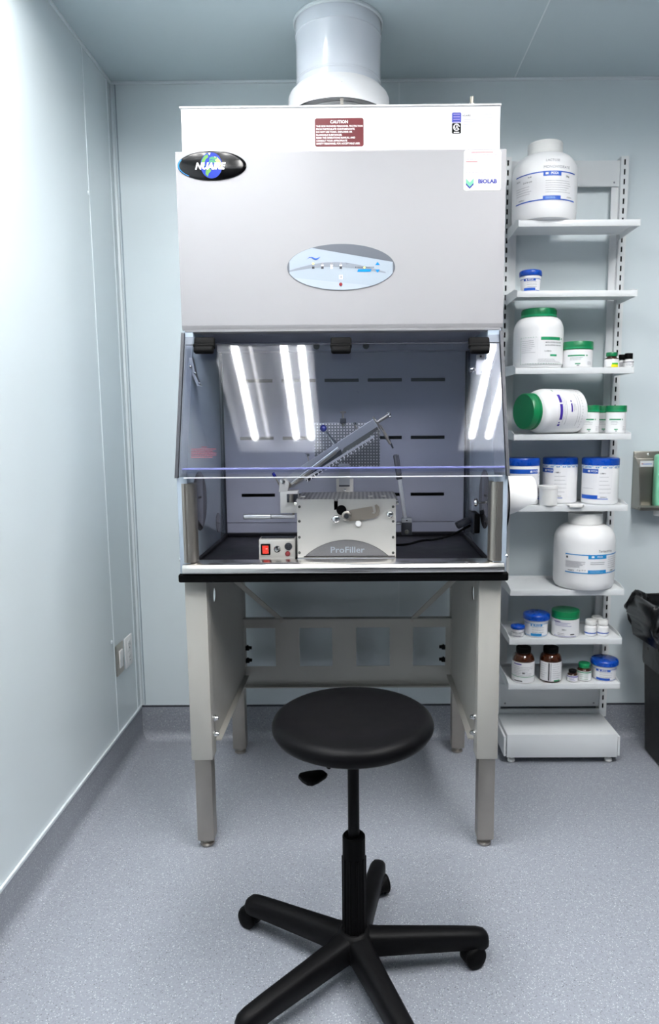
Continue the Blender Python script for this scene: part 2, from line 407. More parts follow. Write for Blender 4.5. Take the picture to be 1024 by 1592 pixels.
# ------------------------------------------------------------------ biosafety cabinet
t = thing('safety_cabinet', 'large pale grey biological safety cabinet with slanted clear sash on the grey stand', 'cabinet', (cx0, 2.52, .928))
CAB = t
# black base rim
m = MB(); m.box((-.573, 2.128, .928), (.463, 2.95, .955), 'black', .006, seg=3); m.build('base_rim', t)
# side walls: slanted front profile
prof = [(2.93, .956), (2.135, .956), (2.135, 1.262), (2.284, 1.70), (2.285, 1.72), (2.285, 1.76), (2.93, 1.76)]
for s in (0, 1):
    x0, x1, xi = (-.566, -.534, -.534) if s == 0 else (.413, .455, .413)
    m = MB(); m.prism([Vector((x0, y, z)) for y, z in prof], Vector((x1-x0, 0, 0)), 'inner_side', .001)
    w_ = m.build('side_wall', t)
    m = MB()   # black edge gasket along the slanted front
    xg0, xg1 = (-.570, -.560) if s == 0 else (.449, .459)
    g = [(2.124, 1.258), (2.274, 1.712), (2.292, 1.712), (2.14, 1.258)]
    m.prism([Vector((xg0, y, z)) for y, z in g], Vector((xg1-xg0, 0, 0)), 'gasket'); m.box((xg0, 2.150, .955), (xg1, 2.168, 1.258), 'gasket'); m.build('edge_seal', t)
    m = MB(); e0, e1 = (-.5595, -.534) if s == 0 else (.413, .4485); m.prism([Vector((e0, y, z)) for y, z in ((2.1345, 1.262), (2.1335, 1.262), (2.2825, 1.70), (2.2835, 1.70))], Vector((e1-e0, 0, 0)), 'edge_shade_grey'); m.build('edge_shade', t)  # added dark strip: shade on the wall's front edge put in as colour
    m = MB()
    dx = 1 if s == 0 else -1
    yc, zc, r = (2.29, 1.168, .098)
    m.lathe([(r, 0), (r, .002), (r-.002, .003), (.0001, .003)], 'disc_grey', (xi, yc, zc), (dx, 0, 0), 48)
    m.build('port_cover', t)
    m = MB(); m.lathe([(.036, 0), (.036, .002), (.0001, .003)], 'disc_grey', (xi, 2.575, 1.055), (dx, 0, 0), 32); m.build('port_plug', t)
# right port: knob inside, flange and cuff outside
m = MB(); m.lathe([(.004, 0), (.004, .022), (.012, .026), (.014, .030), (.012, .036), (.0001, .038)], 'chrome', (.410, 2.27, 1.16), (-1, 0, 0), 20); m.build('port_knob', t)
m = MB(); m.lathe([(.10, 0), (.103, .006), (.103, .012), (.098, .014)], 'enamel', (.455, 2.28, 1.165), (1, 0, 0), 40)
m.lathe([(.099, 0), (.104, .001), (.104, .003), (.099, .004)], 'black', (.4695, 2.28, 1.165), (1, 0, 0), 40); m.build('port_flange', t)
m = MB(); N = 48; rA = []; rB = []; rC = []; rD = []
for k in range(N):
    a = 2*PI*k/N; yy_, zz_ = math.cos(a), math.sin(a); top = .100 if zz_ > -.1 else .100-.085*(-zz_-.1)/.9
    top = min(top, .098)
    rA.append(Vector((.470, 2.28+.074*yy_, 1.177+.070*zz_))); rB.append(Vector((.470+top-.004, 2.28+.070*yy_, 1.180+.064*zz_))); rC.append(Vector((.470+top, 2.28+.066*yy_, 1.180+.060*zz_))); rD.append(Vector((.470+top*.3, 2.28+.064*yy_, 1.180+.058*zz_)))
m.rings([rA, rB, rC, rD], 'plastic_white'); m.build('port_cuff', t)
# interior back wall with slots
sl = []
for r_, z in enumerate((1.584, 1.363, 1.140)):
    for k in range(5):
        xx = .198-.1665*k; sl.append((xx, xx+.132, z-.0065, z+.0065))
m = MB(); m.holes(-.534, .413, 1.032, 1.758, 2.72, 2.722, sl, 'inner_wall'); 
for a in sl:
    for ex in (a[0], a[1]):
        pass
m.box((-.534, 2.723, .98), (.413, 2.75, 1.03), 'inner_wall'); m.build('rear_baffle', t)
m = MB(); m.box((-.534, 2.76, .98), (.413, 2.768, 1.758), 'slot_dark'); m.build('plenum', t)
m = MB(); m.box((-.5335, 2.712, .985), (-.5275, 2.719, 1.755), 'gasket'); m.build('corner_seal', t)
m = MB(); m.box((.4065, 2.712, .985), (.4125, 2.719, 1.755), 'gasket'); m.build('corner_seal', t)
m = MB(); m.box((-.534, 2.325, 1.722), (.413, 2.76, 1.758), 'inner_wall'); m.box((-.534, 2.655, 1.690), (.413, 2.719, 1.722), 'inner_wall')
for x in (-.16, .025): m.lathe([(.012, 0), (.012, .003), (.0001, .004)], 'slot_dark', (x, 2.655, 1.706), (0, -1, 0), 16)
m.build('inner_ceiling', t)
# tray
m = MB(); m.box((-.533, 2.20, .960), (.412, 2.72, .979), 'tray_black', .003)
m.box((-.533, 2.20, .979), (-.522, 2.72, .990), 'tray_black', .003); m.box((.401, 2.20, .979), (.412, 2.72, .990), 'tray_black', .003)
m.box((-.533, 2.70, .979), (.412, 2.7195, .992), 'tray_black', .003)
m.build('work_tray', t)
# front armrest bar
m = MB(); pr = [(2.20, .957), (2.122, .957), (2.117, .962), (2.117, .975), (2.124, .986), (2.14, .9895), (2.19, .9895), (2.205, .984), (2.205, .957)][1:]
m.prism([Vector((-.557, y, z)) for y, z in pr], Vector((1.005, 0, 0)), 'steel_h', .002); m.soft = 50; m.build('armrest', t)
# stainless half-round posts
for x in (-.539, .427):
    m = MB(); m.soft = 60
    pts = []
    for k in range(13):
        a = PI*k/12; pts.append(Vector((x-.0245*math.cos(a), 2.158-.026*math.sin(a)**.6 if 0 < k < 12 else 2.158, .991)))
    pts = [Vector((x-.0245, 2.172, .991))]+pts+[Vector((x+.0245, 2.172, .991))]
    m.prism(pts, Vector((0, 0, .249)), 'steel')
    m.box((x-.006, 2.127, .992), (x-.003, 2.134, 1.239), 'steel')
    m.build('corner_post', t)
m = MB(); m.lathe([(.009, 0), (.009, .004), (.006, .007), (.0001, .008)], 'chrome', (.455, 2.15, 1.003), (1, 0, 0), 14); m.build('bolt', t); m = MB(); m.lathe([(.007, 0), (.007, .004), (.0001, .006)], 'chrome', (-.566, 2.15, .999), (-1, 0, 0), 14); m.build('bolt', t)
# sash: clear acrylic with polished lower lip
def sashY(z): return 2.120+(z-1.262)*.34
m = MB(); y1, y2 = sashY(1.27), sashY(1.673)
m.prism([Vector((-.553, y1, 1.27)), Vector((-.553, y2, 1.673)), Vector((-.553, y2+.006, 1.673)), Vector((-.553, y1+.006, 1.27))], Vector((.998, 0, 0)), 'acrylic'); sash = m.build('sash', t, True)
m = MB(); m.box((-.540, 2.100, 1.284), (.438, 2.116, 1.290), 'edge_blue', .001); m.box((-.540, 2.106, 1.2755), (.438, 2.110, 1.284), 'acrylic_clear'); m.build('sash_handle', sash)
m = MB(); m.box((-.540, 2.113, 1.2575), (.434, 2.120, 1.261), 'edge_glint_white', .0008); m.build('sash_edge_glint', sash)  # white strip paints in the light caught along the sash's bottom edge
m = MB(); z = 1.672; m.box((-.553, sashY(z)-.002, z-.0015), (.445, sashY(z)-.0003, z+.0015), 'gasket'); m.build('sash_seam', sash)
# red printed notice on the sash, lower left
m = MB(); P = atY(307, 711, 2.12)
rows = ['CAUTION', 'DO NOT USE THE CABINET WHEN THE ALARM', 'IS ON. LOWER THE WINDOW BEFORE USE AND', 'KEEP THE GRILLE CLEAR OF OBJECTS.']
for k in range(6):
    z = 1.352-k*.0062; wd = .016 if k == 0 else .078-(.012 if k in (2, 5) else 0)
    x0 = -.520+(.039-wd/2 if k == 0 else 0)
    x = x0
    while x < x0+wd-.001:
        l = min(random.uniform(.003, .010), x0+wd-x); m.box((x, sashY(z)-.0022, z-.0008), (x+l, sashY(z)-.0018, z+.0008), 'text_red'); x += l+.0014
m.build('printed_notice', sash)
# three black hinge latches
for px in (318, 530, 744):
    P = atY(px, 537.5, 2.245); m = MB(); m.soft = 50
    x, z = P.x, P.z; ys = sashY(z)
    q = Matrix.Translation((x, ys-.016, z))@Matrix.Rotation(-.33, 4, 'X')
    m.box((-.033, -.008, .000), (.033, .010, .027), 'black', .006, q, 3)
    m.box((-.034, -.014, -.010), (.034, .010, .004), 'black', .006, q, 3)
    m.box((-.031, -.018, -.029), (.031, .004, -.006), 'black', .007, q, 3)
    m.build('latch', t)
# brackets inside the sash
m = MB(); 
for (a, b) in (((296, 556), (301, 583)), ((301, 583), (309, 600))):
    P, Q = atY(*a, 2.25), atY(*b, 2.25); d = Vector((.005, 0, 0)); e = Vector((0, .03, 0))
    m.rings([[p-d, p+d, p+d+e, p-d+e] for p in (P, Q)], 'aluminium')
for p in ((296, 570), (303, 580), (310, 596)): m.ball(atY(*p, 2.245), .005, 'chrome', 12)
m.build('sash_bracket', t)
m = MB(); P, Q = atY(739, 552, 2.27), atY(752, 583, 2.27); m.box((P.x, 2.25, Q.z), (Q.x, 2.262, P.z), 'plastic_white', .003)
for p in ((747, 554), (749, 578)): m.ball(atY(*p, 2.25), .004, 'chrome', 10)
m.lathe([(.004, 0), (.004, .008), (.009, .010), (.011, .016), (.008, .022), (.0001, .024)], 'chrome', atY(740, 575, 2.262), (-1, -.2, 0), 16); m.build('sash_bracket', t)
# hood front panel
m = MB(); m.soft = 60
pr = [(2.318, 2.262), (2.284, 2.262), (2.279, 2.257), (2.279, 1.735), (2.283, 1.722), (2.292, 1.714), (2.305, 1.712), (2.318, 1.712)]
m.prism([Vector((-.568, y, z)) for y, z in pr], Vector((1.028, 0, 0)), 'enamel', .001); FP = m.build('front_panel', t)
m = MB(); m.box((-.556, 2.322, 1.762), (.447, 2.93, 2.404), 'enamel_white', .003); m.box((-.559, 2.318, 2.404), (.449, 2.934, 2.409), 'enamel_white', .001)
for px in (281, 382, 640, 770): 
    P = atY(px, 167, 2.322); m.box((P.x-.005, 2.330, 2.409), (P.x+.005, 2.34, 2.412), 'enamel_white')
BODY = m.build('body', t)
m = MB(); m.box((-.560, 2.283, 1.715), (.452, 2.322, 2.25), 'enamel', .001); m.build('hood_frame', t)

YP = 2.2788
def FX(px, py, y=YP): p = atY(px, py, y); return p.x, p.z
def onfront(x0, z0, y, f=1.0): return lambda u, v: Vector((x0+u*f, y, z0+v*f))
# logo badge
gx, gz = FX(329.5, 258)
m = MB(); rx, rz = .107, .0435
m.lathe([(1, 0), (1, .45), (.97, .8), (.9, 1.0), (.0001, 1.02)], 'black_gloss', (0, 0, 0), (0, 0, 1), 56)
for v in m.bm.verts: v.co = Vector((gx+v.co.x*rx, YP-.0045*v.co.z, gz+v.co.y*rz))
BAD = m.build('logo_badge', FP)
m = MB(); yb = YP-.0052
m.ellipse((gx-.001, gz), .0335, .0385, yb, 'logo_blue', 36, th=.0003)
def blob(pts, mm, y): m.prism([Vector((gx+a*.001, y, gz+b*.001)) for a, b in pts], Vector((0, .0002, 0)), mm)
blob([(-33, 2), (-30, 16), (-22, 27), (-12, 33), (-10, 24), (-18, 18), (-22, 8), (-20, 0), (-26, -6)], 'logo_land', yb-.0003)
blob([(8, 26), (18, 24), (27, 14), (30, 4), (28, -6), (20, -4), (16, 4), (8, 8), (12, 16)], 'logo_pale', yb-.0003)
blob([(-18, -10), (-6, -8), (-2, -16), (-10, -24), (-13, -33), (-20, -26)], 'logo_land', yb-.0003)
blob([(-6, 22), (2, 26), (12, 22), (18, 26), (18, 20), (10, 15), (0, 19), (-8, 15)], 'green_lid', yb-.0005)
blob([(-8, 13), (2, 17), (12, 12), (16, 14), (14, 8), (6, 7), (0, 10), (-8, 7)], 'green_lid', yb-.0005)
blob([(-10, 36), (-2, 37), (-6, 30)], 'text_white', yb-.0005)
# blue crescent at left of the badge artwork
cr = [(rx*.985*math.cos(a), rz*.97*math.sin(a)) for a in [math.radians(d) for d in range(155, 233, 6)]]; cr2 = [(x+.016, z+.004) for x, z in cr[::-1][1:-1]]
m.prism([Vector((gx+x, yb+.0014, gz+z)) for x, z in cr+cr2], Vector((0, .0002, 0)), 'logo_cyan')
m.text('NUAIRE', .0265, 'text_white', onfront(gx-.007, gz-.003, yb-.0009), bold=.045, shear=.3, xs=.97)
m.build('emblem', BAD)
# control oval
gx, gz = FX(530, 415.5); rx, rz = .1705, .0705
m = MB(); m.ellipse((gx, gz), rx, rz, YP-.002, 'panel_dark', 72, th=.002); 
CP = m.build('control_panel', FP)
def wave(u, lo): return lo
def region(f_lo, f_hi, mm, y, n=60, sx=.992):
    lo, hi = [], []
    for k in range(n+1):
        u = -sx+2*sx*k/n; e = math.sqrt(max(0, 1-u*u/(sx*sx)))*sx
        a = max(-e, min(e, f_lo(u))); b = max(-e, min(e, f_hi(u)))
        if b-a > 1e-4: lo.append((u, a)); hi.append((u, b))
    pts = [Vector((gx+u*rx, y, gz+v*rz)) for u, v in lo+hi[::-1]]
    if len(pts) > 3: m.prism(pts, Vector((0, .0002, 0)), mm)
def w1(u): return .80-.28*(u+.45)-.30*max(0, u-.1)**1.0*.6+.05*math.sin(3*u) if u > -.6 else 2
def wm(u): return -.02+.20*math.sin((u+1)*2.2)*(1 if u < .43 else 1)-.28*max(0, u+.3)
m = MB()
region(lambda u: -2, lambda u: 2, 'panel_pale', YP-.0024)
region(lambda u: .80-.42*(u+.45), lambda u: 2, 'panel_dark', YP-.0028)
region(lambda u: -.16+.22*math.sin((u+1)*1.9)-.05, lambda u: -.16+.22*math.sin((u+1)*1.9)+.16*math.sin(min(PI, (u+1)*1.7)) if u < .85 else -3, 'panel_band', YP-.0028)
region(lambda u: -2, lambda u: -.62-.25*(u+.2), 'panel_pale2', YP-.0027)
def P5(x, y): return FX(430+x*.1953, 370+y*.1953)
y_ = YP-.0034; ART = m
def sq(x, y, w_, h_, mm, yy=y_): a, b = P5(x, y); m.box((a-w_/2, yy, b-h_/2), (a+w_/2, yy+.0006, b+h_/2), mm)
for i, x in enumerate((291, 364, 437, 510)):
    m = ART; sq(x, 238, .0075, .007, 'text_dark' if i in (0, 1, 3) else 'text_white'); a, b = P5(x, 206); m = MB(); m.lathe([(.0038, 0), (.003, .001), (.0001, .0014)], 'led' if i == 0 else 'text_grey', (a, y_, b), (0, -1, 0), 14); m.build('indicator_lamp', CP); m = ART
    if i: a, b = P5(x, 222); m.box((a-.004, y_, b-.001), (a+.004, y_+.0005, b+.003), 'text_white')
sq(511, 312, .011, .013, 'text_white'); sq(513, 312, .005, .006, 'text_grey', y_-.0003)
a, b = P5(510, 370); m = MB(); m.lathe([(.0055, 0), (.005, .001), (.0001, .0014)], 'red_button', (a, y_, b), (0, -1, 0), 16); m.build('key_button', CP)['label'] = 'dark red round button'; m = ART
for k in range(14):
    sq(628+k*11, 235, .0017, .004, 'text_dark')
a, b = P5(698, 238); m.lathe([(.003, 0), (.0001, .001)], 'led', (a, y_-.0007, b), (0, -1, 0), 12)
a, b = P5(697, 260); m.prism([Vector((a+u, y_, b+v)) for u, v in ((-.0225, -.004), (.0195, -.004), (.0225, .004), (-.0195, .004))], Vector((0, .0005, 0)), 'logo_cyan')
for yy, s in ((206, 1), (264, -1)):
    a, b = P5(802, yy); m = MB(); m.prism([Vector((a-.0075, y_, b-.0045*s)), Vector((a+.0075, y_, b-.0045*s)), Vector((a, y_, b+.0055*s))], Vector((0, .0005, 0)), 'logo_cyan'); m.build('arrow_button', CP)
m = ART; a, b = P5(295, 162)
top = [(-.022, -.004), (-.014, .003), (-.006, .0035), (.004, -.0005), (.010, -.0005), (.021, .004)]; bot = [(.012, -.004), (.006, -.0055), (-.001, -.003), (-.008, .0015), (-.014, .0012)]
m.prism([Vector((a+u, y_, b+v)) for u, v in top+bot], Vector((0, .0005, 0)), 'blue_print')
m.build('artwork', CP)
# stickers
def rrect(mb, x0, x1, z0, z1, y, mm, r=.004, th=.0006):
    pts = []
    for cx_, cz_, a0 in ((x1-r, z1-r, 0), (x0+r, z1-r, 90), (x0+r, z0+r, 180), (x1-r, z0+r, 270)):
        for k in range(5): a = math.radians(a0+k*22.5); pts.append(Vector((cx_+r*math.cos(a), y, cz_+r*math.sin(a))))
    mb.prism(pts, Vector((0, th, 0)), mm)
YT = 2.3214
m = MB(); x0, z1 = FX(489, 184, YT); x1, z0 = FX(565, 227.5, YT)
rrect(m, x0, x1, z0, z1, YT, 'warning_red', .006); xc = (x0+x1)/2
m.text('CAUTION', .0125, 'text_white', onfront(xc, z1-.0115, YT-.0004), bold=.03)
for k, s in enumerate(['THIS SIDE PROVIDES PERSONNEL PROTECTION', 'FROM PARTICULATE CONTAMINANTS.', 'DO NOT USE TOXIC, EXPLOSIVE OR', 'FLAMMABLE SUBSTANCES.', 'READ THE OPERATIONS MANUAL AND', 'CONSULT YOUR APPROPRIATE', 'SAFETY PERSONNEL FOR ACCEPTABLE USES.']):
    m.text(s, .0075, 'text_white', onfront(x0+.004, z1-.024-k*.0086, YT-.0004), 'LEFT', bold=.025, xs=.92)
m.build('warning_label', BODY, True)
m = MB(); x0, z1 = FX(702.5, 175, YT); x1, z0 = FX(716.5, 190.5, YT); rrect(m, x0, x1, z0, z1, YT, 'tag_blue', .003)
for k in range(4): m.box((x0+.004, YT-.0004, z1-.007-k*.0075), (x1-.004, YT, z1-.0035-k*.0075), 'text_violet')
z1 = z0-.0015; z0 = z1-.031; rrect(m, x0, x1, z0, z1, YT, 'black', .003)
xc, zc = (x0+x1)/2, (z0+z1)/2+.003
for a0 in range(20, 340, 20):
    a = math.radians(a0); m.box((xc+.009*math.cos(a)-.0014, YT-.0004, zc+.009*math.sin(a)-.0014), (xc+.009*math.cos(a)+.0014, YT, zc+.009*math.sin(a)+.0014), 'text_white')
m.text('UL', .012, 'text_white', onfront(xc, zc, YT-.0004), bold=.02); m.box((x0+.006, YT-.0004, z0+.002), (x1-.006, YT, z0+.005), 'text_white')
m.build('approval_label', BODY, True)
m = MB(); x0, z1 = FX(718, 173, YT); x1, z0 = FX(774, 205, YT); rrect(m, x0, min(x1, .440), z0, z1, YT, 'label_paper', .002)
m.text('NUAIRE', .0075, 'text_dark', onfront(x0+.014, z1-.013, YT-.0003), bold=.02)
for k in range(5): m.box((x0+.004, YT-.0002, z1-.024-k*.0075), (x0+.045+.01*((k*7) % 3), YT, z1-.0228-k*.0075), 'text_grey')
for k in range(4): m.box((x0+.062, YT-.0002, z1-.010-k*.0095), (x0+.095, YT, z1-.009-k*.0095), 'text_grey')
m.build('rating_label', BODY, True)
m = MB(); x0, z1 = FX(721, 233.5); x1, z0 = FX(778, 296); rrect(m, x0, x1, z0, z1, YP-.0006, 'label_paper', .007); yy = YP-.001
m.box((x0+.022, yy, z1-.008), (x0+.090, yy+.0003, z1-.0062), 'text_red'); m.box((x0+.006, yy, z1-.0355), (x0+.042, yy+.0003, z1-.0338), 'text_red')
for k, (z, l) in enumerate([(.015, .1), (.021, .1), (.027, .085), (.043, .03), (.049, .048), (.055, .044), (.061, .040), (.067, .092)]):
    x = x0+.006
    while x < x0+l: l2 = random.uniform(.004, .012); m.box((x, yy, z1-z), (min(x+l2, x1-.004), yy+.0003, z1-z+.0011), 'text_violet' if k < 3 or k == 7 else 'text_grey'); x += l2+.003
m.text('BIOLAB', .0165, 'navy', onfront(x0+.074, z0+.0265, yy-.0002), bold=.055, xs=1.05)
a, b = x0+.019, z0+.030
for k, (dz, mm) in enumerate(((-.010, 'navy'), (-.004, 'seal_mint'), (.002, 'seal_mint'))):
    s = .012; m.prism([Vector((a+u, yy-.0002*k, b+dz+v)) for u, v in ((-s, .004), (0, -.008), (s, .004), (s, -.003), (0, -.015), (-s, -.003))], Vector((0, .0003, 0)), mm)
m.box((x0+.040, yy, z0+.011), (x1-.010, yy+.0003, z0+.012), 'text_grey')
m.build('service_sticker', FP, True)
# cabinet exhaust neck with strap, small vent pipe
m = MB(); m.lathe([(.132, 0), (.132, .075), (.126, .08), (.126, .13)], 'enamel_white', (-.066, 2.60, 2.409), seg=56); m.build('exhaust_collar', t)
m = MB(); P = atY(733, 160, 2.42); m.cyl((P.x, 2.42, 2.409), (P.x, 2.42, 2.452), .0085, 'cap_white', seg=14); m.cyl((P.x, 2.42, 2.452), (P.x, 2.42, 2.472), .0065, 'plate_bronze', seg=14); m.cyl((P.x-.004, 2.42, 2.43), (P.x-.004, 2.412, 2.455), .002, 'plate_bronze', seg=8); m.build('test_port', t)
# power outlet on right inner wall
m = MB(); m.box((.392, 2.37, 1.040), (.4125, 2.46, 1.108), 'black', .004); m.box((.387, 2.365, 1.036), (.393, 2.465, 1.112), 'gasket', .003); m.build('power_outlet', t)

# ------------------------------------------------------------------ exhaust duct and canopy
t = thing('exhaust_duct', 'white round exhaust duct with flared canopy rising from the cabinet to the ceiling', 'duct', (-.066, 2.60, 2.475))
m = MB(); m.lathe([(.146, 2.55), (.146, 2.735), (.147, 2.737), (.149, 2.738), (.149, ZC-.002)], 'duct', (-.066, 2.60, 0), seg=64, cap=False)
m.lathe([(.1465, 2.587), (.148, 2.589), (.148, 2.593), (.1465, 2.595)], 'duct', (-.066, 2.60, 0), seg=64, cap=False); m.build('duct_pipe', t)
m = MB(); m.lathe([(.151, ZC-.012), (.155, ZC-.008), (.155, ZC-.001), (.15, ZC-.001)], 'trim_white', (-.066, 2.60, 0), seg=64, cap=False); m.build('ceiling_ring', t)
m = MB(); m.lathe([(.176, 2.478), (.176, 2.538), (.172, 2.547), (.158, 2.553), (.156, 2.564), (.147, 2.567)], 'enamel_white', (-.066, 2.60, 0), seg=64, cap=False)
m.lathe([(.176, 2.478), (.172, 2.478), (.172, 2.535)], 'gasket', (-.066, 2.60, 0), seg=64, cap=False); m.build('canopy', t)
m = MB(); m.lathe([(.172, 2.533), (.001, 2.534)], 'black', (-.066, 2.60, 0), seg=48, cap=False); m.build('canopy_inner', t)
m = MB(); x = -.052; m.box((x-.005, 2.4285, 2.415), (x+.005, 2.431, 2.535), 'steel_leg'); 
for z in (2.505, 2.525): m.lathe([(.004, 0), (.003, .003), (.0001, .004)], 'gasket', (x, 2.4285, z), (0, -1, 0), 10)
m.build('strap', t)

# ------------------------------------------------------------------ capsule filling machine
def mm_(x, y, Y): return atY(370+.293*x, 620+.293*y, Y)
ZF = .9795
t = thing('capsule_filler', 'stainless benchtop capsule filling machine with tilted loader in the cabinet centre', 'machine', (-.045, 2.32, ZF))
m = MB(); xa, xb = -.204, .114; ya, yb2 = 2.216, 2.44
m.box((xa, ya, .992), (xb, yb2, 1.172), 'steel_body', .002); body = m.build('housing', t)
m = MB(); m.box((xa-.001, ya-.004, ZF), (xb+.001, yb2, .988), 'aluminium', .001); m.build('base_plate', t)
m = MB(); sx = mm_(519, 543, ya).x; m.holes(xa, xb, .990, 1.173, ya-.004, ya-.0005, [(sx-.0065, sx+.0065, 1.145, 1.180)], 'steel_body'); fp = m.build('front_plate', t)
for yv in (573, 650, 735, 817):
    for xv in (325, 822):
        m = MB(); P = mm_(xv, yv, ya-.004); m.lathe([(.0045, 0), (.004, .0015), (.0015, .0022), (.0001, .0012)], 'slot_dark', P, (0, -1, 0), 12); m.build('screw', fp)
m = MB(); m.box((xa-.003, ya-.002, 1.1735), (xb+.006, 2.455, 1.1785), 'perforated_top', .001)
for (xv) in (350, 770, 700): P = mm_(xv, 515, 2.35); m.cyl((P.x, 2.30, 1.1785), (P.x, 2.30, 1.181), .008, 'steel_body', seg=14)
m.build('top_plate', t)
m = MB(); m.box((sx-.006, ya+.0, 1.12), (sx+.006, ya+.02, 1.172), 'black'); m.build('slot_guide', t)
# arched maker's badge
m = MB(); A, B, Cc = mm_(358, 833, ya), mm_(795, 833, ya), mm_(577, 748, ya); hw = (B.x-A.x)/2; h = Cc.z-A.z; R_ = (hw*hw+h*h)/(2*h); xc = (A.x+B.x)/2; zc = Cc.z-R_
th = math.asin(hw/R_); z0 = A.z
def arc(Rr, n=28): return [Vector((xc+Rr*math.sin(-th+2*th*k/n), 0, zc+Rr*math.cos(-th+2*th*k/n))) for k in range(n+1)]
pts = [Vector((p.x, ya-.0052, max(p.z, z0))) for p in arc(R_)]; m.prism(pts, Vector((0, .001, 0)), 'badge_grey')
pa = [Vector((p.x, ya-.0056, p.z)) for p in arc(R_+.0008)]; pb = [Vector((p.x, ya-.0056, p.z)) for p in arc(R_-.0008)]
for k in range(len(pa)-1): m.face([pa[k], pa[k+1], pb[k+1], pb[k]], 'slot_dark')
m.box((xa+.02, ya-.0056, z0-.0035), (xb-.003, ya-.0042, z0-.0005), 'black')
m.text('ProFiller', .028, 'panel_pale', onfront(xc+.002, z0+.019, ya-.0058), bold=.01, xs=1.15); m.build('maker_badge', t, True)
# lever plate with hook
m = MB(); Yl = ya-.012
out = [(590, 592), (700, 572), (712, 572), (718, 600), (706, 607), (722, 612), (732, 600), (724, 565), (735, 560), (748, 572), (752, 595), (745, 618), (725, 632), (640, 646), (590, 650)]
m.prism([mm_(x, y, Yl) for x, y in out], Vector((0, .004, 0)), 'plate_bronze'); P = mm_(575, 620, Yl-.001)
m.lathe([(.015, 0), (.015, .006), (.012, .008), (.008, .008)], 'steel', P, (0, -1, 0), 24)
m.cyl(P+Vector((0, -.007, 0)), P+Vector((0, -.014, 0)), .008, 'chrome', seg=16, bev=.001)
m.build('locking_lever', t)
m = MB(); P = mm_(548, 590, ya-.006); m.lathe([(.016, 0), (.016, .003), (.0001, .003)], 'black', P, (0, -1, 0), 24); m.build('cam', t)
m = MB(); P = mm_(520, 636, ya-.02); m.cyl(P, P+Vector((0, .02, 0)), .006, 'chrome', seg=14); m.lathe([(.0095, 0), (.012, .002), (.012, .009), (.009, .012), (.004, .013)], 'chrome', P, (0, -1, 0), 20); m.cyl(P+Vector((-.015, -.004, -.001)), P+Vector((.013, -.004, .001)), .0028, 'chrome', seg=10); m.build('knob', t)
m = MB(); P = mm_(638, 661, ya-.004); m.lathe([(.010, 0), (.010, .006), (.008, .009), (.0001, .0095)], 'plastic_white', P, (0, -1, 0), 24); m.build('button', t)['label'] = 'white round button'
m = MB(); P = mm_(803, 612, ya-.004); m.lathe([(.012, 0), (.012, .004), (.009, .007), (.008, .012), (.005, .0135), (.0001, .0135)], 'chrome', P, (0, -1, 0), 24); m.build('knob', t)
for x_, s_ in ((xa, -1), (xb, 1)):
    m = MB(); m.lathe([(.0045, 0), (.0045, .005), (.0065, .006), (.0065, .010), (.0001, .012)], 'chrome', (x_, 2.24, 1.163), (s_, 0, 0), 14); m.build('side_bolt', t)
# left bracket and handle
m = MB(); Yb = 2.27
P, Q = mm_(222, 490, Yb), mm_(308, 607, Yb); m.box((P.x, Yb, Q.z), (xa-.001, Yb+.05, P.z), 'steel_body', .002)
P2, Q2 = mm_(258, 505, Yb), mm_(308, 550, Yb); m.box((P2.x, Yb-.002, Q2.z), (xa-.001, Yb+.001, P2.z), 'gasket', .001); m.cyl(Vector(((P2.x+Q2.x)/2, Yb-.006, Q2.z+.002)), Vector(((P2.x+Q2.x)/2, Yb-.006, P2.z-.001)), .007, 'steel', seg=14)
pp = [(215, 495), (222, 430), (250, 425), (270, 450), (262, 495)]; m.prism([mm_(x, y, Yb) for x, y in pp], Vector((0, .04, 0)), 'steel_body', .001)
m.lathe([(.008, 0), (.007, .003), (.0001, .004)], 'chrome', mm_(238, 440, Yb), (0, -1, 0), 14); m.build('side_bracket', t)
m = MB(); a, b, c = mm_(28, 626, 2.285), mm_(178, 624, 2.285), mm_(300, 624, 2.285)
m.cyl(a, b, .0088, 'aluminium_light', seg=20, bev=.003); m.cyl(b, c, .0066, 'aluminium_light', seg=18); m.cyl(c+Vector((-.004, 0, -.006)), c+Vector((-.004, 0, .02)), .004, 'steel', seg=10); m.build('handle', t)
# tilted loader
Yt = 2.305
LD = [(243, 452), (232, 428), (716, 108), (748, 152)]
m = MB(); 
m.prism([mm_(*p, Yt) for p in ((300, 470), (236, 470), (222, 445), (330, 362), (716, 108), (745, 150))], Vector((0, .07, 0)), 'aluminium', .0012); m.soft = 15
m.build('loader_beam', t)
m = MB(); a, b = mm_(560, 270, Yt-.001), mm_(742, 150, Yt-.001)
m.prism([mm_(*p, Yt-.004) for p in ((560, 262), (545, 292), (680, 214), (742, 162), (738, 148))], Vector((0, .004, 0)), 'slot_dark')
m.prism([mm_(*p, Yt-.008) for p in ((350, 425), (372, 440), (555, 300), (545, 268))], Vector((0, .006, 0)), 'gasket'); m.build('loader_gap', t)
m = MB(); a, b = mm_(232, 486, Yt-.02), mm_(532, 258, Yt-.02); mid = a+(b-a)*.16
m.cyl(a, mid, .0088, 'steel', seg=20, bev=.003); m.cyl(mid, b, .0056, 'chrome', seg=18, bev=.001); m.cyl(mm_(300, 452, Yt-.012), mm_(520, 285, Yt-.012), .004, 'steel', seg=12); m.build('guide_rod', t)
m = MB(); a, b = mm_(352, 428, Yt-.014), mm_(722, 197, Yt-.014); d = (b-a); n = Vector((0, 1, 0)).cross(d).normalized()
if n.z < 0: n = -n
w2 = n*.0036; e = Vector((0, .012, 0)); m.rings([[p-w2, p+w2, p+w2+e, p-w2+e] for p in (a, b)], 'aluminium_light')
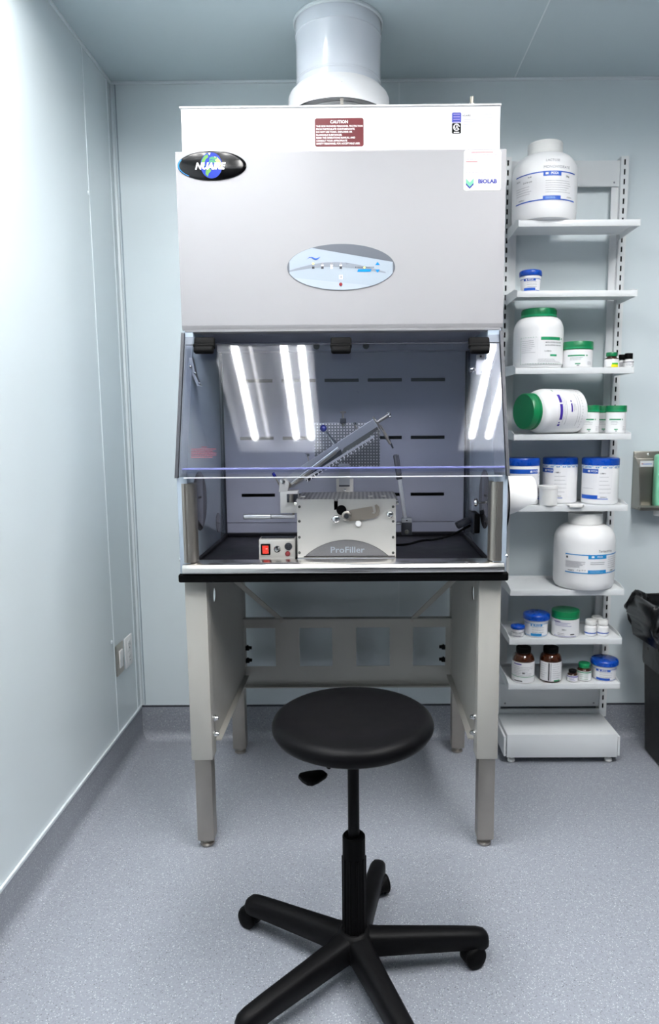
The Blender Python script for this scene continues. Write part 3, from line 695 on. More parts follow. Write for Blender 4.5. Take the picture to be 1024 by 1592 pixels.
for k in range(19):
    p = a+d*((k+.5)/19); q_ = p-n*.011; f = d.normalized()*.0014
    m.rings([[u-f, u+f, u+f+Vector((0, .004, 0)), u-f+Vector((0, .004, 0))] for u in (p-w2, q_)], 'enamel_white')
    m.rings([[u-n*.0008, u+n*.0008, u+n*.0008+Vector((0, .004, 0)), u-n*.0008+Vector((0, .004, 0))] for u in (q_, q_-d.normalized()*.004)], 'enamel_white')
m.build('pin_comb', t)
m = MB(); a, b = mm_(452, 157, Yt+.02), mm_(515, 238, Yt+.02); m.ball(a, .0118, 'blue_ball'); kb = m.build('ball_knob', t); kb['label'] = 'blue ball knob'
m = MB(); dd = (b-a)
for (u0, u1, r_) in ((.15, .5, .0035), (.25, .4, .006), (.5, .62, .0058), (.62, .7, .0045), (.7, .8, .006), (.8, 1.05, .008)): m.cyl(a+dd*u0, a+dd*u1, r_, 'chrome', seg=14)
m.build('knob_stem', t)
m = MB(); a, b = mm_(184, 392, Yt+.03), mm_(222, 462, Yt+.03); m.cyl(a, a+(b-a)*.38, .0055, 'blue_ball', seg=12, bev=.002); m.cyl(a+(b-a)*.38, b, .0025, 'steel', seg=10); m.build('small_lever', t)
for (x, y, x2, y2) in ((368, 298, 375, 335), (618, 132, 632, 165)):
    m = MB(); a, b = mm_(x, y, Yt+.03), mm_(x2, y2, Yt+.03); m.cyl(a, b, .0025, 'steel', seg=8); m.lathe([(.004, -.004), (.007, -.002), (.007, .003), (.004, .005)], 'chrome', a, b-a, 12); m.cyl(a+Vector((-.009, 0, .002)), a+Vector((.008, 0, -.002)), .0022, 'chrome', seg=8); m.build('thumb_screw', t)
# end disc, knob and lever at upper right
m = MB(); a = mm_(733, 128, Yt+.035); b = mm_(798, 86, Yt+.035); ax = (b-a).normalized()
m.lathe([(.0225, -.002), (.024, 0), (.024, .003), (.0225, .005)], 'steel', a, ax, 32); m.cyl(a, b, .0056, 'steel', seg=16); m.lathe([(.006, -.004), (.011, -.002), (.012, .003), (.010, .007), (.004, .009)], 'chrome', b, ax, 20); m.build('end_knob', t)
m = MB(); a, b, c = mm_(755, 140, Yt+.01), mm_(795, 205, Yt+.01), mm_(822, 262, Yt+.01); m.cyl(a, b, .003, 'steel', seg=10); m.cyl(mm_(768, 168, Yt+.01), mm_(808, 240, Yt+.01), .0047, 'plate_bronze', seg=12, bev=.001); m.cyl(b, c, .003, 'gasket', seg=10)
for k in range(3): m.cyl(mm_(732+k*9, 160-k*5, Yt+.005), mm_(752+k*9, 196-k*8, Yt+.005), .0018, 'steel', seg=8)
m.build('release_lever', t)
# perforated back board on its post
m = MB(); Yp = 2.47; A, B = mm_(403, 128, Yp), mm_(752, 366, Yp); m.box((A.x, Yp, B.z), (B.x, Yp+.004, A.z), 'perforated', .001); m.build('perforated_board', t)
m = MB(); P, Q = mm_(535, 390, Yp-.01), mm_(592, 462, Yp-.01); m.box((P.x, Yp-.014, Q.z), (Q.x, Yp-.001, P.z+.03), 'aluminium', .002); m.box((P.x, Yp-.016, Q.z-.002), (Q.x, Yp-.012, Q.z+.003), 'gasket')
P, Q = mm_(520, 425, Yp-.01), mm_(612, 505, Yp-.01); m.box((P.x, Yp-.006, 1.178), (Q.x, Yp+.006, P.z), 'steel_body', .002); m.box((P.x, 2.44, ZF), (Q.x, Yp+.006, 1.178), 'steel_body', .002)
m.lathe([(.005, 0), (.004, .002), (.0001, .003)], 'chrome', mm_(565, 485, Yp-.006), (0, -1, 0), 12); m.build('board_post', t)
m = MB(); P = mm_(556, 75, Yp); m.cyl(Vector((P.x, Yp-.004, A.z-.012)), Vector((P.x, Yp-.004, P.z)), .004, 'steel', seg=12); m.lathe([(.005, -.002), (.011, 0), (.011, .004), (.005, .007)], 'steel', P, (0, 0, 1), 16); m.box((P.x-.011, Yp-.009, A.z-.002), (P.x+.011, Yp-.001, A.z+.016), 'gasket', .002); m.build('board_knob', t)
# right crank rod and clevis
Yr = 2.33
m = MB(); a, b, c = mm_(836, 295, Yr), mm_(851, 392, Yr), mm_(886, 642, Yr); m.cyl(b+(c-b)*.08, c, .0068, 'aluminium_light', seg=18); m.cyl(b+(c-b)*.05, b+(c-b)*.14, .0105, 'gasket', seg=16, bev=.002); ck = m.build('crank_rod', t)
m = MB(); m.cyl(a, b+(c-b)*.06, .0098, 'disc_grey', seg=18, bev=.004); m.build('crank_grip', ck)
m = MB(); P, Q = mm_(866, 632, Yr), mm_(920, 720, Yr); m.box((P.x, Yr-.016, P.z-.014), (Q.x, Yr+.016, P.z), 'aluminium', .0015); m.box((P.x, Yr-.016, Q.z), (Q.x, Yr+.016, P.z-.0145), 'gasket', .0015)
m.lathe([(.008, 0), (.007, .003), (.0001, .004)], 'slot_dark', ((P.x+Q.x)/2, Yr-.016, Q.z+.011), (0, -1, 0), 14); m.lathe([(.0025, 0), (.0001, .001)], 'black', ((P.x+Q.x)/2, Yr-.016, P.z-.007), (0, -1, 0), 10)
P = mm_(850, 662, Yr); m.cyl((xb-.001, Yr, P.z), (mm_(866, 662, Yr).x+.002, Yr, P.z), .005, 'aluminium', seg=14); m.build('clevis_block', t)

# control box
t = thing('control_box', 'small grey control box with red rocker switch left of the capsule machine', 'control box', (-.272, 2.26, ZF))
m = MB(); x0, x1 = -.333, -.214; Y0 = 2.235
pr = [(Y0, ZF+.002), (Y0+.004, 1.043), (Y0+.012, 1.047), (Y0+.06, 1.047), (Y0+.06, ZF+.002)]
m.prism([Vector((x0, y, z)) for y, z in pr], Vector((x1-x0, 0, 0)), 'steel_body', .0015); m.box((x0+.006, Y0+.014, 1.0475), (x1-.004, Y0+.058, 1.0485), 'gasket'); m.box((x0, Y0-.0015, ZF+.001), (x1, Y0, ZF+.006), 'steel_body'); m.build('case', t)
m = MB(); P = mm_(146, 799, Y0); m.box((P.x-.0155, Y0-.004, P.z-.0185), (P.x+.0155, Y0+.002, P.z+.0185), 'black', .002); m.prism([Vector((P.x-.010, Y0-.004, P.z-.013)), Vector((P.x-.010, Y0-.007, P.z+.013)), Vector((P.x-.010, Y0-.0035, P.z+.013)), Vector((P.x-.010, Y0-.0035, P.z-.013))], Vector((.020, 0, 0)), 'red_switch')
m.box((P.x+.001, Y0-.0072, P.z+.002), (P.x+.007, Y0-.0060, P.z+.0035), 'text_white'); m.build('rocker_switch', t)['label'] = 'red rocker switch in black frame'
m = MB(); P = mm_(208, 797, Y0); m.lathe([(.011, 0), (.011, .004), (.009, .006), (.009, .014), (.006, .017), (.0001, .0175)], 'chrome', P, (0, -1, 0), 20); m.build('dial_knob', t)
m = MB(); P = mm_(267, 783, Y0); m.lathe([(.0125, 0), (.0125, .003), (.010, .004)], 'gasket', P, (0, -1, 0), 24); m.lathe([(.0098, .0035), (.0001, .0036)], 'aluminium', P, (0, -1, 0), 20)
for k in range(4):
    a = PI/4+PI/2*k; q = P+Vector((.006*math.cos(a), -.0042, .006*math.sin(a))); m.ball(q, .0015, 'black', 8)
m.build('socket', t)
m = MB(); P = mm_(263, 822, Y0); m.lathe([(.0085, 0), (.0085, .002), (.0065, .004), (.0001, .005)], 'red_button', P, (0, -1, 0), 20); m.build('push_button', t)['label'] = 'dark red push button'
# power cord with plug
m = MB(); pts = [Vector((.385, 2.41, 1.062)), Vector((.355, 2.40, 1.048)), Vector((.32, 2.40, 1.030)), Vector((.27, 2.42, 1.012)), Vector((.22, 2.43, 1.006)), Vector((.17, 2.42, .995)), Vector((.13, 2.43, .99)), Vector((.10, 2.46, .987))]
sm = []
for i in range(len(pts)-1):
    for k in range(4):
        u = k/4; p0 = pts[max(i-1, 0)]; p1 = pts[i]; p2 = pts[i+1]; p3 = pts[min(i+2, len(pts)-1)]
        sm.append(.5*((2*p1)+(-p0+p2)*u+(2*p0-5*p1+4*p2-p3)*u*u+(-p0+3*p1-3*p2+p3)*u**3))
sm.append(pts[-1])
t = thing('power_cord', 'black power cord plugged into the right inside wall of the cabinet', 'cord', (.35, 2.41, .98))
m = MB(); m.tube(sm, .0042, 'black'); m.build('cable', t)
m = MB(); q = Matrix.Translation((.367, 2.41, 1.074))@Matrix.Rotation(-.45, 4, 'Y'); m.box((-.034, -.018, -.010), (.018, .018, .012), 'gasket', .005, q); m.build('plug', t)

# ------------------------------------------------------------------ stool
SX, SY = -.022, 1.64
t = thing('lab_stool', 'black round seated rolling stool with five-legged base in front of the cabinet', 'stool', (SX, SY, 0))
m = MB(); m.soft = 60
pr = [(a, b+.016) for a, b in [(.10, .632), (.150, .634), (.176, .640), (.192, .650), (.200, .663), (.2005, .672), (.196, .682), (.186, .689), (.172, .692), (.12, .6925), (.0001, .6925)]]
m.lathe(pr, 'stool_vinyl', (SX, SY, 0), seg=72); m.build('seat', t)
m = MB(); m.cyl((SX, SY, .34), (SX, SY, .647), .0145, 'stool_plastic', seg=24); m.build('gas_lift', t)
m = MB(); pr = [(.029, .085), (.029, .384), (.026, .388), (.018, .388), (.0175, .37)]; m.lathe(pr, 'black', (SX, SY, 0), seg=32)
for k in range(10):
    a = 2*PI*k/10; m.cyl((SX+.028*math.cos(a), SY+.028*math.sin(a), .11), (SX+.028*math.cos(a), SY+.028*math.sin(a), .33), .0035, 'black', seg=8)
m.build('column', t)
m = MB(); m.soft = 50; m.lathe([(.034, .052), (.048, .060), (.054, .090), (.048, .112), (.036, .126), (.031, .128)], 'stool_plastic', (SX, SY, 0), seg=40); m.cyl((SX, SY, .035), (SX, SY, .055), .022, 'black', seg=24); m.build('hub', t)
m = MB(); m.tube([(SX-.02, SY, .642), (SX-.04, SY-.045, .632), (SX-.058, SY-.085, .612)], .0055, 'black')
q = Matrix.Translation((SX-.084, SY-.105, .603))@Matrix.Rotation(math.radians(215), 4, 'Z')@Matrix.Scale(1.15, 4)
pl = [(-.020, -.010), (-.012, -.016), (.010, -.024), (.026, -.026), (.034, -.018), (.036, 0), (.034, .018), (.026, .026), (.010, .024), (-.012, .016), (-.020, .010)]
m.prism([q@Vector((a, b, -.004)) for a, b in pl], Vector((0, 0, .009)), 'black', .003); m.build('height_lever', t)
m = MB(); m.box((SX-.06, SY-.05, .638), (SX+.06, SY+.05, .649), 'black', .004); m.build('seat_plate', t)
def legmesh():
    m = MB(); m.soft = 60; secs = []
    def sec(x, w_, zt, zb, top=.55):
        pts = []
        for (a, b) in ((-1, zb), (-1, (zb+zt)/2), (-.92, zt-.010), (-.6, zt-.002), (0, zt), (.6, zt-.002), (.92, zt-.010), (1, (zb+zt)/2), (1, zb), (.8, zb-.003), (-.8, zb-.003)):
            pts.append(Vector((SX+x*1.03, SY+a*w_/2, b)))
        return pts
    L = [(.028, .062, .124, .066), (.06, .058, .119, .064), (.15, .052, .112, .060), (.26, .048, .103, .056), (.315, .047, .097, .052), (.333, .043, .092, .053), (.342, .032, .084, .056), (.345, .016, .076, .060)]
    m.rings([sec(*l) for l in L], 'stool_plastic'); return m
def castermesh():
    m = MB(); m.soft = 50; x, y = SX+.330, SY
    m.cyl((x, y, .045), (x, y, .060), .008, 'black', seg=12)
    x2 = x-.018; R_ = .029
    for s in (-1, 1):
        m.lathe([(.006, 0), (R_-.004, 0), (R_, .003), (R_, .013), (R_-.004, .017), (.012, .018), (.0001, .018)], 'black', (x2, y+s*.006, R_+.0005), (0, s, 0), 28)
    pts = [Vector((x2+(R_+.003)*math.cos(a), y-.014, R_+(R_+.003)*math.sin(a)*1.02)) for a in [math.radians(d) for d in range(-10, 191, 20)]]
    m.prism(pts, Vector((0, .028, 0)), 'stool_plastic', .002); return m
lm = legmesh().build('leg', t); cm = castermesh().build('caster', lm)
sw = [20, 35, 175, 50, 160]
for k in range(5):
    l_ = lm if k == 0 else lm.copy(); c_ = cm if k == 0 else cm.copy()
    if k: COL.objects.link(l_); COL.objects.link(c_); c_.parent = l_
    l_.rotation_euler = (0, 0, math.radians(6+72*k))
    a = math.radians(sw[k]); px_ = .330; c_.rotation_euler = (0, 0, a); c_.location = (px_-px_*math.cos(a), -px_*math.sin(a), 0)

# ------------------------------------------------------------------ shelving unit
SHZ = [2.174, 1.916, 1.627, 1.371, 1.088, .745, .541, .350]
SXL, SXR, SYF, SYR = .604, 1.063, 2.74, 2.95
t = thing('shelving_unit', 'white steel shelving unit with slotted uprights right of the cabinet', 'shelving', (.84, 2.85, 0))
for (a, b) in ((.588, .618), (1.056, 1.088)):
    m = MB(); mid = (a+b)/2; y0, y1 = 2.952, 2.998; zt, zb = 2.475, .115
    m.box((a, y0, zb), (mid-.0035, y0+.002, zt), 'shelf_white'); m.box((mid+.0035, y0, zb), (b, y0+.002, zt), 'shelf_white')
    z = zt-.012; last = zt
    while z-.022 > zb:
        m.box((mid-.0035, y0, z), (mid+.0035, y0+.002, last), 'shelf_white'); last = z-.022; z -= .0375
    m.box((mid-.0035, y0, zb), (mid+.0035, y0+.002, last), 'shelf_white')
    m.box((a, y0, zb), (a+.002, y1, zt), 'shelf_white'); m.box((b-.002, y0, zb), (b, y1, zt), 'shelf_white'); m.box((a+.003, y0+.012, zb), (b-.003, y0+.014, zt-.003), 'black')
    m.build('upright', t)
m = MB()
for (z0, z1) in ((2.362, 2.462), (.158, .262)):
    m = MB(); m.box((.618, 2.962, z0), (1.056, 2.968, z1), 'shelf_white', .001)
    m.lathe([(.004, 0), (.003, .002), (.0001, .003)], 'text_grey', (1.035, 2.962, z0+.015), (0, -1, 0), 10); m.lathe([(.004, 0), (.003, .002), (.0001, .003)], 'text_grey', (.64, 2.962, z0+.015), (0, -1, 0), 10); m.build('cross_panel', t)
for xx in (.618, 1.028): m = MB(); m.box((xx, 2.970, .262), (xx+.028, 2.974, 2.362), 'shelf_white'); m.build('inner_flange', t)
for z in SHZ:
    m = MB(); m.box((SXL, SYF+.002, z-.002), (SXR, SYR, z), 'shelf_white'); m.box((SXL, SYF, z-.023), (SXR, SYF+.002, z), 'shelf_white', .0006); m.box((SXL, SYF, z-.023), (SXR, SYF+.012, z-.021), 'shelf_white')
    for x in (SXL, SXR-.002):
        m.prism([Vector((x, SYF, z-.022)), Vector((x, SYF, z+.002)), Vector((x, SYF+.05, z+.014)), Vector((x, SYR, z+.020)), Vector((x, SYR, z-.022))], Vector((.002, 0, 0)), 'shelf_white')
    m.box((SXL, SYR-.002, z), (SXR, SYR, z+.012), 'shelf_white'); m.build('shelf', t)
m = MB(); m.box((SXL, SYF, .030), (SXR, 2.95, .131), 'shelf_white', .002)
m.box((SXL-.012, SYF+.004, .034), (SXL-.003, 2.95, .118), 'shelf_white', .001); m.box((SXL-.003, SYF+.012, .04), (SXL, 2.94, .11), 'black')
m.box((SXR+.003, SYF+.004, .034), (SXR+.012, 2.95, .118), 'shelf_white', .001); m.box((SXR, SYF+.012, .04), (SXR+.003, 2.94, .11), 'black')
m.box((SXL, 2.95, .115), (SXR+.02, 2.96, .150), 'shelf_white'); m.build('base_box', t)
for x in (SXL+.025, SXR-.025):
    for y in (SYF+.03, 2.90):
        m = MB(); m.lathe([(.014, 0), (.016, .003), (.014, .012), (.009, .014), (.009, .029)], 'cap_white', (x, y, .0005), seg=18); m.build('foot', t)

# ------------------------------------------------------------------ jars
def jar_thing(name, label, cat, x, y, z, group): return thing(name, label, cat, (x, y, z+.0004), group)
def band(mb, ox, oy, oz, R, z0, z1, a0, a1, mm, lift=0.0, n=None):
    q = math.degrees(math.atan2(ox, oy)); a0 -= q; a1 -= q; n = n or max(1, int(abs(a1-a0)/6)); A = [math.radians(a0+(a1-a0)*k/n) for k in range(n+1)]
    lo = [Vector((ox+(R+lift)*math.sin(a), oy-(R+lift)*math.cos(a), oz+z0)) for a in A]; hi = [Vector((p.x, p.y, oz+z1)) for p in lo]
    for k in range(n): mb.face([lo[k], lo[k+1], hi[k+1], hi[k]], mm)
def ctext(mb, ox, oy, oz, R, s, size, z, a0, mm, **kw):
    a0 -= math.degrees(math.atan2(ox, oy))
    mb.text(s, size, mm, lambda u, v: Vector((ox+R*math.sin(math.radians(a0)+u/R), oy-R*math.cos(math.radians(a0)+u/R), oz+z+v)), **kw)
def lines(mb, ox, oy, oz, R, z0, z1, a0, a1, n, mm='text_grey', h=.001):
    for k in range(n):
        z = z0+(z1-z0)*(k+.5)/n; e = a1-(a1-a0)*random.uniform(0, .35)
        band(mb, ox, oy, oz, R, z-h/2, z+h/2, a0, e, mm, n=max(1, int((e-a0)/8)))
L1, L2, L3 = .0006, .0011, .0016

def shoulder_profile(R, H, rn, hs_, foot=.02):
    # body with rounded foot and round shoulder up to neck radius rn at height H
    p = [(R*.80, 0), (R*.93, .004), (R*.985, foot*.6), (R, foot*1.3)]
    z0 = H-hs_
    for k in range(0, 9):
        a = PI/2*k/8; p.append((rn+(R-rn)*math.cos(a), z0+hs_*math.sin(a)))
    return p

def big_jar(pxl, pxr, py, ytop, Yc, z, capr, capw, label, kind):
    A, B = atY(pxl, py, Yc), atY(pxr, py, Yc); x = (A.x+B.x)/2; R = (B.x-A.x)/2*.993
    top = atY((pxl+pxr)/2, ytop, Yc-capr).z-z
    t = jar_thing('large_jar', label, 'jar', x, Yc, z, 'white plastic jars on the shelves'); z0 = z+.0004
    m = MB(); m.soft = 50; ch = capw; H = top-ch
    m.lathe(shoulder_profile(R, H, capr*.96, R*.55, .03), 'jar_white', (x, Yc, z0), seg=64); m.build('body', t)
    m = MB(); m.soft = 40; g = kind.get('cap', 'cap_white')
    m.lathe([(capr, H+.001), (capr*1.02, H+.003), (capr*1.02, H+ch-.004), (capr*.99, H+ch), (capr*.3, H+ch), (.0001, H+ch)], g, (x, Yc, z0), seg=64)
    if g == 'cap_white':
        for k in range(5): m.lathe([(capr*1.02, H+.006+k*.009), (capr*1.03, H+.008+k*.009), (capr*1.02, H+.010+k*.009)], g, (x, Yc, z0), seg=48, cap=False)
    else:
        for k in range(60):
            a = 2*PI*k/60; c, s = math.cos(a), math.sin(a); m.box((-.0012, -.001, H+.012), (.0012, .0012, H+ch-.006), g, 0, Matrix.Translation((x+capr*1.02*c, Yc+capr*1.02*s, z0))@Matrix.Rotation(a+PI/2, 4, 'Z'))
        m.lathe([(capr*1.025, H+.002), (capr*1.035, H+.003), (capr*1.035, H+.009), (capr*1.02, H+.010)], 'green_print', (x, Yc, z0), seg=48, cap=False)
    m.build('lid', t)
    m = MB(); kind['draw'](m, x, Yc, z0, R, H); m.build('label', t, True)
    return t
def draw_blue(m, x, y, z0, R, H, za=.055, zb=.150, a0=-58, a1=68, text1='PCCA', prt='blue_print', ht=(), tabs=(0, 34), tw=.010):
    band(m, x, y, z0, R, za, zb, a0, a1, 'jar_paper', L1)
    for zz in (za, zb-.004): band(m, x, y, z0, R, zz, zz+.004, a0, a1, prt, L2)
    band(m, x, y, z0, R, zb-.017, zb, tabs[0], tabs[1], prt, L3); band(m, x, y, z0, R, za, za+.015, tabs[0], tabs[1], prt, L3)
    ctext(m, x, y, z0, R+.0021, text1, tw, zb-.0085, (tabs[0]+tabs[1])/2+4, 'text_white', bold=.03); a = math.radians((tabs[0]+tabs[1])/2-10)
    band(m, x, y, z0, R, zb-.0125, zb-.0045, (tabs[0]+tabs[1])/2-12, (tabs[0]+tabs[1])/2-7, 'text_white', L3+.0004)
    lines(m, x, y, z0, R+.0021, za+.004, za+.012, tabs[0]+4, tabs[1]-6, 2, 'pale_blue', .0012)
def draw_lactose(m, x, y, z0, R, H):
    za, zb = .062, .164
    draw_blue(m, x, y, z0, R, H, za, zb, -57, 62, tabs=(-2, 29), tw=.011)
    ctext(m, x, y, z0, R+.0016, 'MSDS', .008, zb-.020, -50, 'text_dark'); ctext(m, x, y, z0, R+.0016, 'bulk', .009, zb-.014, -26, 'text_dark', shear=.3)
    ctext(m, x, y, z0, R+.0016, 'Lot to use', .009, zb-.030, -30, 'text_dark', shear=.3); ctext(m, x, y, z0, R+.0016, '25kg', .008, zb-.017, 42, 'text_dark', bold=.02)
    lines(m, x, y, z0, R+.0016, za+.025, zb-.042, -55, -22, 4); lines(m, x, y, z0, R+.0016, za+.024, zb-.030, 2, 60, 6)
    ctext(m, x, y, z0, R+.0016, '0109813', .008, za+.011, -42, 'text_dark'); ctext(m, x, y, z0, R+.0016, '0109813', .007, za+.011, 47, 'text_dark')
    # handwriting on the shoulder follows its curve
    def sh(s, size, zc, a0):
        def fn(u, v):
            hs_ = R*.55; rn = .066; zz = zc+v; q = max(0, min(1, (zz-(H-hs_))/hs_)); rr = rn+(R-rn)*math.sqrt(1-q*q)+.0012; a = math.radians(a0)-math.atan2(x, y)+u/R
            return Vector((x+rr*math.sin(a), y-rr*math.cos(a), z0+zz))
        m.text(s, size, 'text_grey', fn, shear=.1)
    sh('MONOHYDRATE', .0135, zb+.014, 22); sh('LACTOSE', .0125, zb+.038, 14)
big_jar(796, 895, 300, 216, 2.828, SHZ[0], .064, .046, 'largest white jar, blue striped label, alone on the top shelf', {'draw': draw_lactose})
def draw_tert(m, x, y, z0, R, H):
    za, zb = .073, .150
    draw_blue(m, x, y, z0, R, H, za, zb, -35, 88, tabs=(8, 44), tw=.009, prt='cyan_print')
    for k in range(1):
        a = math.radians(-31)-math.atan2(x, y); P = Vector((x+(R+.002)*math.sin(a), y-(R+.002)*math.cos(a), z0+zb-.014)); m.lathe([(.0045, 0), (.0001, .0004)], 'text_dark', P, (math.sin(a), -math.cos(a), 0), 14)
    lines(m, x, y, z0, R+.0016, za+.022, zb-.028, -34, 4, 9, 'text_grey', .001); lines(m, x, y, z0, R+.0016, zb-.042, zb-.028, 12, 42, 2, 'text_grey', .0018); lines(m, x, y, z0, R+.0016, za+.018, zb-.008, 48, 76, 6)
    ctext(m, x, y, z0, R+.0016, '0309016', .007, za+.0105, -23, 'text_dark', bold=.02); ctext(m, x, y, z0, R+.0016, '5 kg  M  R', .008, za+.013, -4, 'text_dark', shear=.3); ctext(m, x, y, z0, R+.0016, '03090', .008, za+.009, 60, 'text_dark', bold=.02)
    ctext(m, x, y, z0, R+.0012, 'Tertectrina', .015, zb+.013, 42, 'text_dark', shear=.15)
def S6Y(): return 2.86
big_jar(861, 953, 870, 801, 2.826, SHZ[5], .066, .043, 'large white jar with handwriting above its label, alone on its shelf', {'draw': draw_tert})
def draw_green(m, x, y, z0, R, H, za=.016, zb=.118, a0=-42, a1=78):
    band(m, x, y, z0, R, za, zb, a0, a1, 'jar_paper', L1)
    n = 16
    for k in range(n):
        zz = za+(zb-za)*k/n; band(m, x, y, z0, R, zz, zz+.0025, a0, a0+1.2, 'green_print', L2)
    for k in range(20):
        aa = a0+(a1-a0)*k/20; band(m, x, y, z0, R, za, za+.0012, aa, aa+2.6, 'green_print', L2)
        if aa < -2: band(m, x, y, z0, R, zb-.0012, zb, aa, aa+2.6, 'green_print', L2)
    band(m, x, y, z0, R, zb-.012, zb, 6, 56, 'green_print', L2); band(m, x, y, z0, R, zb-.009, zb-.004, 60, 64, 'green_print', L2)
    ctext(m, x, y, z0, R+.0014, 'MICRO CRYSTAL CELLULOSE', .0058, zb-.021, 38, 'text_dark', bold=.02); ctext(m, x, y, z0, R+.0014, 'MICRO CRYSTAL CELLULOSE', .0058, zb-.032, 38, 'text_dark', bold=.02)
    ctext(m, x, y, z0, R+.0014, '1 x 500 G', .007, zb-.054, 22, 'text_dark', bold=.02); band(m, x, y, z0, R, zb-.073, zb-.066, 28, 46, 'green_print', L2)
    lines(m, x, y, z0, R+.0012, za+.040, zb-.010, a0+4, -6, 7); lines(m, x, y, z0, R+.0012, za+.004, za+.020, 0, 60, 3)
big_jar(798, 874, 545, 478, 2.845, SHZ[2], .0665, .034, 'big white jar with ribbed green lid standing on the third shelf', {'draw': draw_green, 'cap': 'green_lid'})

def straight_jar(name, label, pxl, pxr, py, ytop, Yc, z, lidh, lidmat, draw, group, bodymat='jar_white', lidr=1.03, top_near=None, film=False):
    A, B = atY(pxl, py, Yc), atY(pxr, py, Yc); x = (A.x+B.x)/2; R = (B.x-A.x)/2*.995
    tp = atY((pxl+pxr)/2, ytop, Yc-R if ytop < 660 else Yc+R*.6).z-z
    t = jar_thing(name, label, 'jar', x, Yc, z, group); z0 = z+.0004; H = tp-lidh
    m = MB(); m.soft = 45; m.lathe([(R*.9, 0), (R*.97, .002), (R, .006), (R, H-.004), (R*.97, H), (R*.93, H+.003), (R*.93, H+.006)], bodymat, (x, Yc, z0), seg=48); m.build('body', t)
    m = MB(); m.soft = 45; r = R*lidr
    if lidmat == 'blue_lid' and film: m.lathe([(r, H), (r*1.005, H+.002), (r*1.005, tp-.008), (r*.985, tp-.002), (r*.93, tp), (.0001, tp-.001)], lidmat, (x, Yc, z0), seg=48)
    else: m.lathe([(r, H-.001), (r*1.01, H+.001), (r*1.01, tp-.003), (r*.985, tp), (.0001, tp)], lidmat, (x, Yc, z0), seg=48)
    if lidmat == 'green_lid': m.lathe([(r*1.012, H+.003), (r*1.02, H+.004), (r*1.02, H+.006), (r*1.012, H+.007)], 'green_print', (x, Yc, z0), seg=40, cap=False)
    m.build('lid', t)
    m = MB(); draw(m, x, Yc, z0, R, H); m.build('label', t, True)
    return t
def d_greensmall(m, x, y, z0, R, H):
    band(m, x, y, z0, R, .006, H-.008, -70, 70, 'jar_paper', L1); band(m, x, y, z0, R, H*.62, H*.62+.005, -38, 28, 'green_print', L2); band(m, x, y, z0, R, H*.62, H*.62+.005, 34, 40, 'green_print', L2)
    lines(m, x, y, z0, R+.0012, H*.40, H*.58, -28, 22, 3); band(m, x, y, z0, R, .014, .018, -8, 12, 'green_print', L2); lines(m, x, y, z0, R+.0012, .004+.006, H*.34, 40, 66, 4)
    band(m, x, y, z0, R, .004+.004, .012, -2, 8, 'text_grey', L2)
G4 = 'green lidded white jars'
g1 = straight_jar('screw_top_jar', 'medium green-lidded jar beside the big green-lidded jar on the third shelf', 874.5, 919.5, 560, 530, 2.815, SHZ[2], .030, 'green_lid', d_greensmall, G4)
g2 = straight_jar('screw_top_jar', 'green-lidded jar partly hidden behind the lying jar, leftmost of three', 899, 930.5, 655, 630, 2.865, SHZ[3], .027, 'green_lid', d_greensmall, G4)
g3 = straight_jar('screw_top_jar', 'green-lidded jar standing behind and between its two neighbours on the fourth shelf', 924, 951, 655, 631, 2.91, SHZ[3], .027, 'green_lid', d_greensmall, G4)
g4 = straight_jar('screw_top_jar', 'green-lidded jar at the right end beside the lying jar', 942, 972, 655, 630.5, 2.815, SHZ[3], .025, 'green_lid', d_greensmall, G4)
# blue shrink-banded jars
def d_bluejar(bandtop, aoff):
    def d(m, x, y, z0, R, H):
        zb = H-.014; za = .022; a0, a1 = aoff
        band(m, x, y, z0, R, za-.004, zb+.002, a0, a1+46, 'jar_paper', L1)
        band(m, x, y, z0, R, zb-.018, zb, a0, a1, 'blue_print', L2); band(m, x, y, z0, R, za, za+.016, a0, a1, 'blue_print', L2); band(m, x, y, z0, R, za, za+.003, a1, a1+32, 'blue_print', L2)
        ctext(m, x, y, z0, R+.0018, 'PCCA', .010, zb-.009, a1-12, 'text_white', bold=.03); band(m, x, y, z0, R, zb-.013, zb-.005, a1-34, a1-26, 'text_white', L3)
        ctext(m, x, y, z0, R+.0013, '1 000 g', .0075, zb-.017, a1+14, 'text_dark', bold=.03); lines(m, x, y, z0, R+.0013, za+.018, zb-.024, a1+4, a1+44, 5); lines(m, x, y, z0, R+.0013, za+.040, za+.045, a0+8, a1-6, 1)
        ctext(m, x, y, z0, R+.0013, '0107613', .007, za+.008, a1+18, 'text_dark', bold=.02)
        if bandtop:
            band(m, x, y, z0, R, H-.011, H+.001, -88, 88, 'jar_paper', L2)
            for k in range(8):
                aa = -70+k*20+random.uniform(-4, 4); band(m, x, y, z0, R, H-.010, H-.004, aa-5, aa+5, 'cyan_print', L3); band(m, x, y, z0, R, H-.0085, H-.0055, aa-2, aa+2, 'jar_paper', L3+.0003)
                band(m, x, y, z0, R, H-.004, H+.001, aa+6, aa+12, 'pale_blue', L3)
    return d
G5 = 'blue lidded jars on the shelf beside the cabinet opening'
straight_jar('screw_top_jar', 'blue-lidded white jar partly behind the cabinet cuff', 786, 837, 755, 711, 2.825, SHZ[4], .029, 'blue_lid', d_bluejar(False, (-85, 60)), G5, lidr=1.01)
straight_jar('screw_top_jar', 'middle blue-lidded jar with printed film, behind the plain white tub', 843.5, 895.5, 755, 710, 2.875, SHZ[4], .028, 'blue_lid', d_bluejar(True, (-80, -22)), G5, lidr=1.02, film=True)
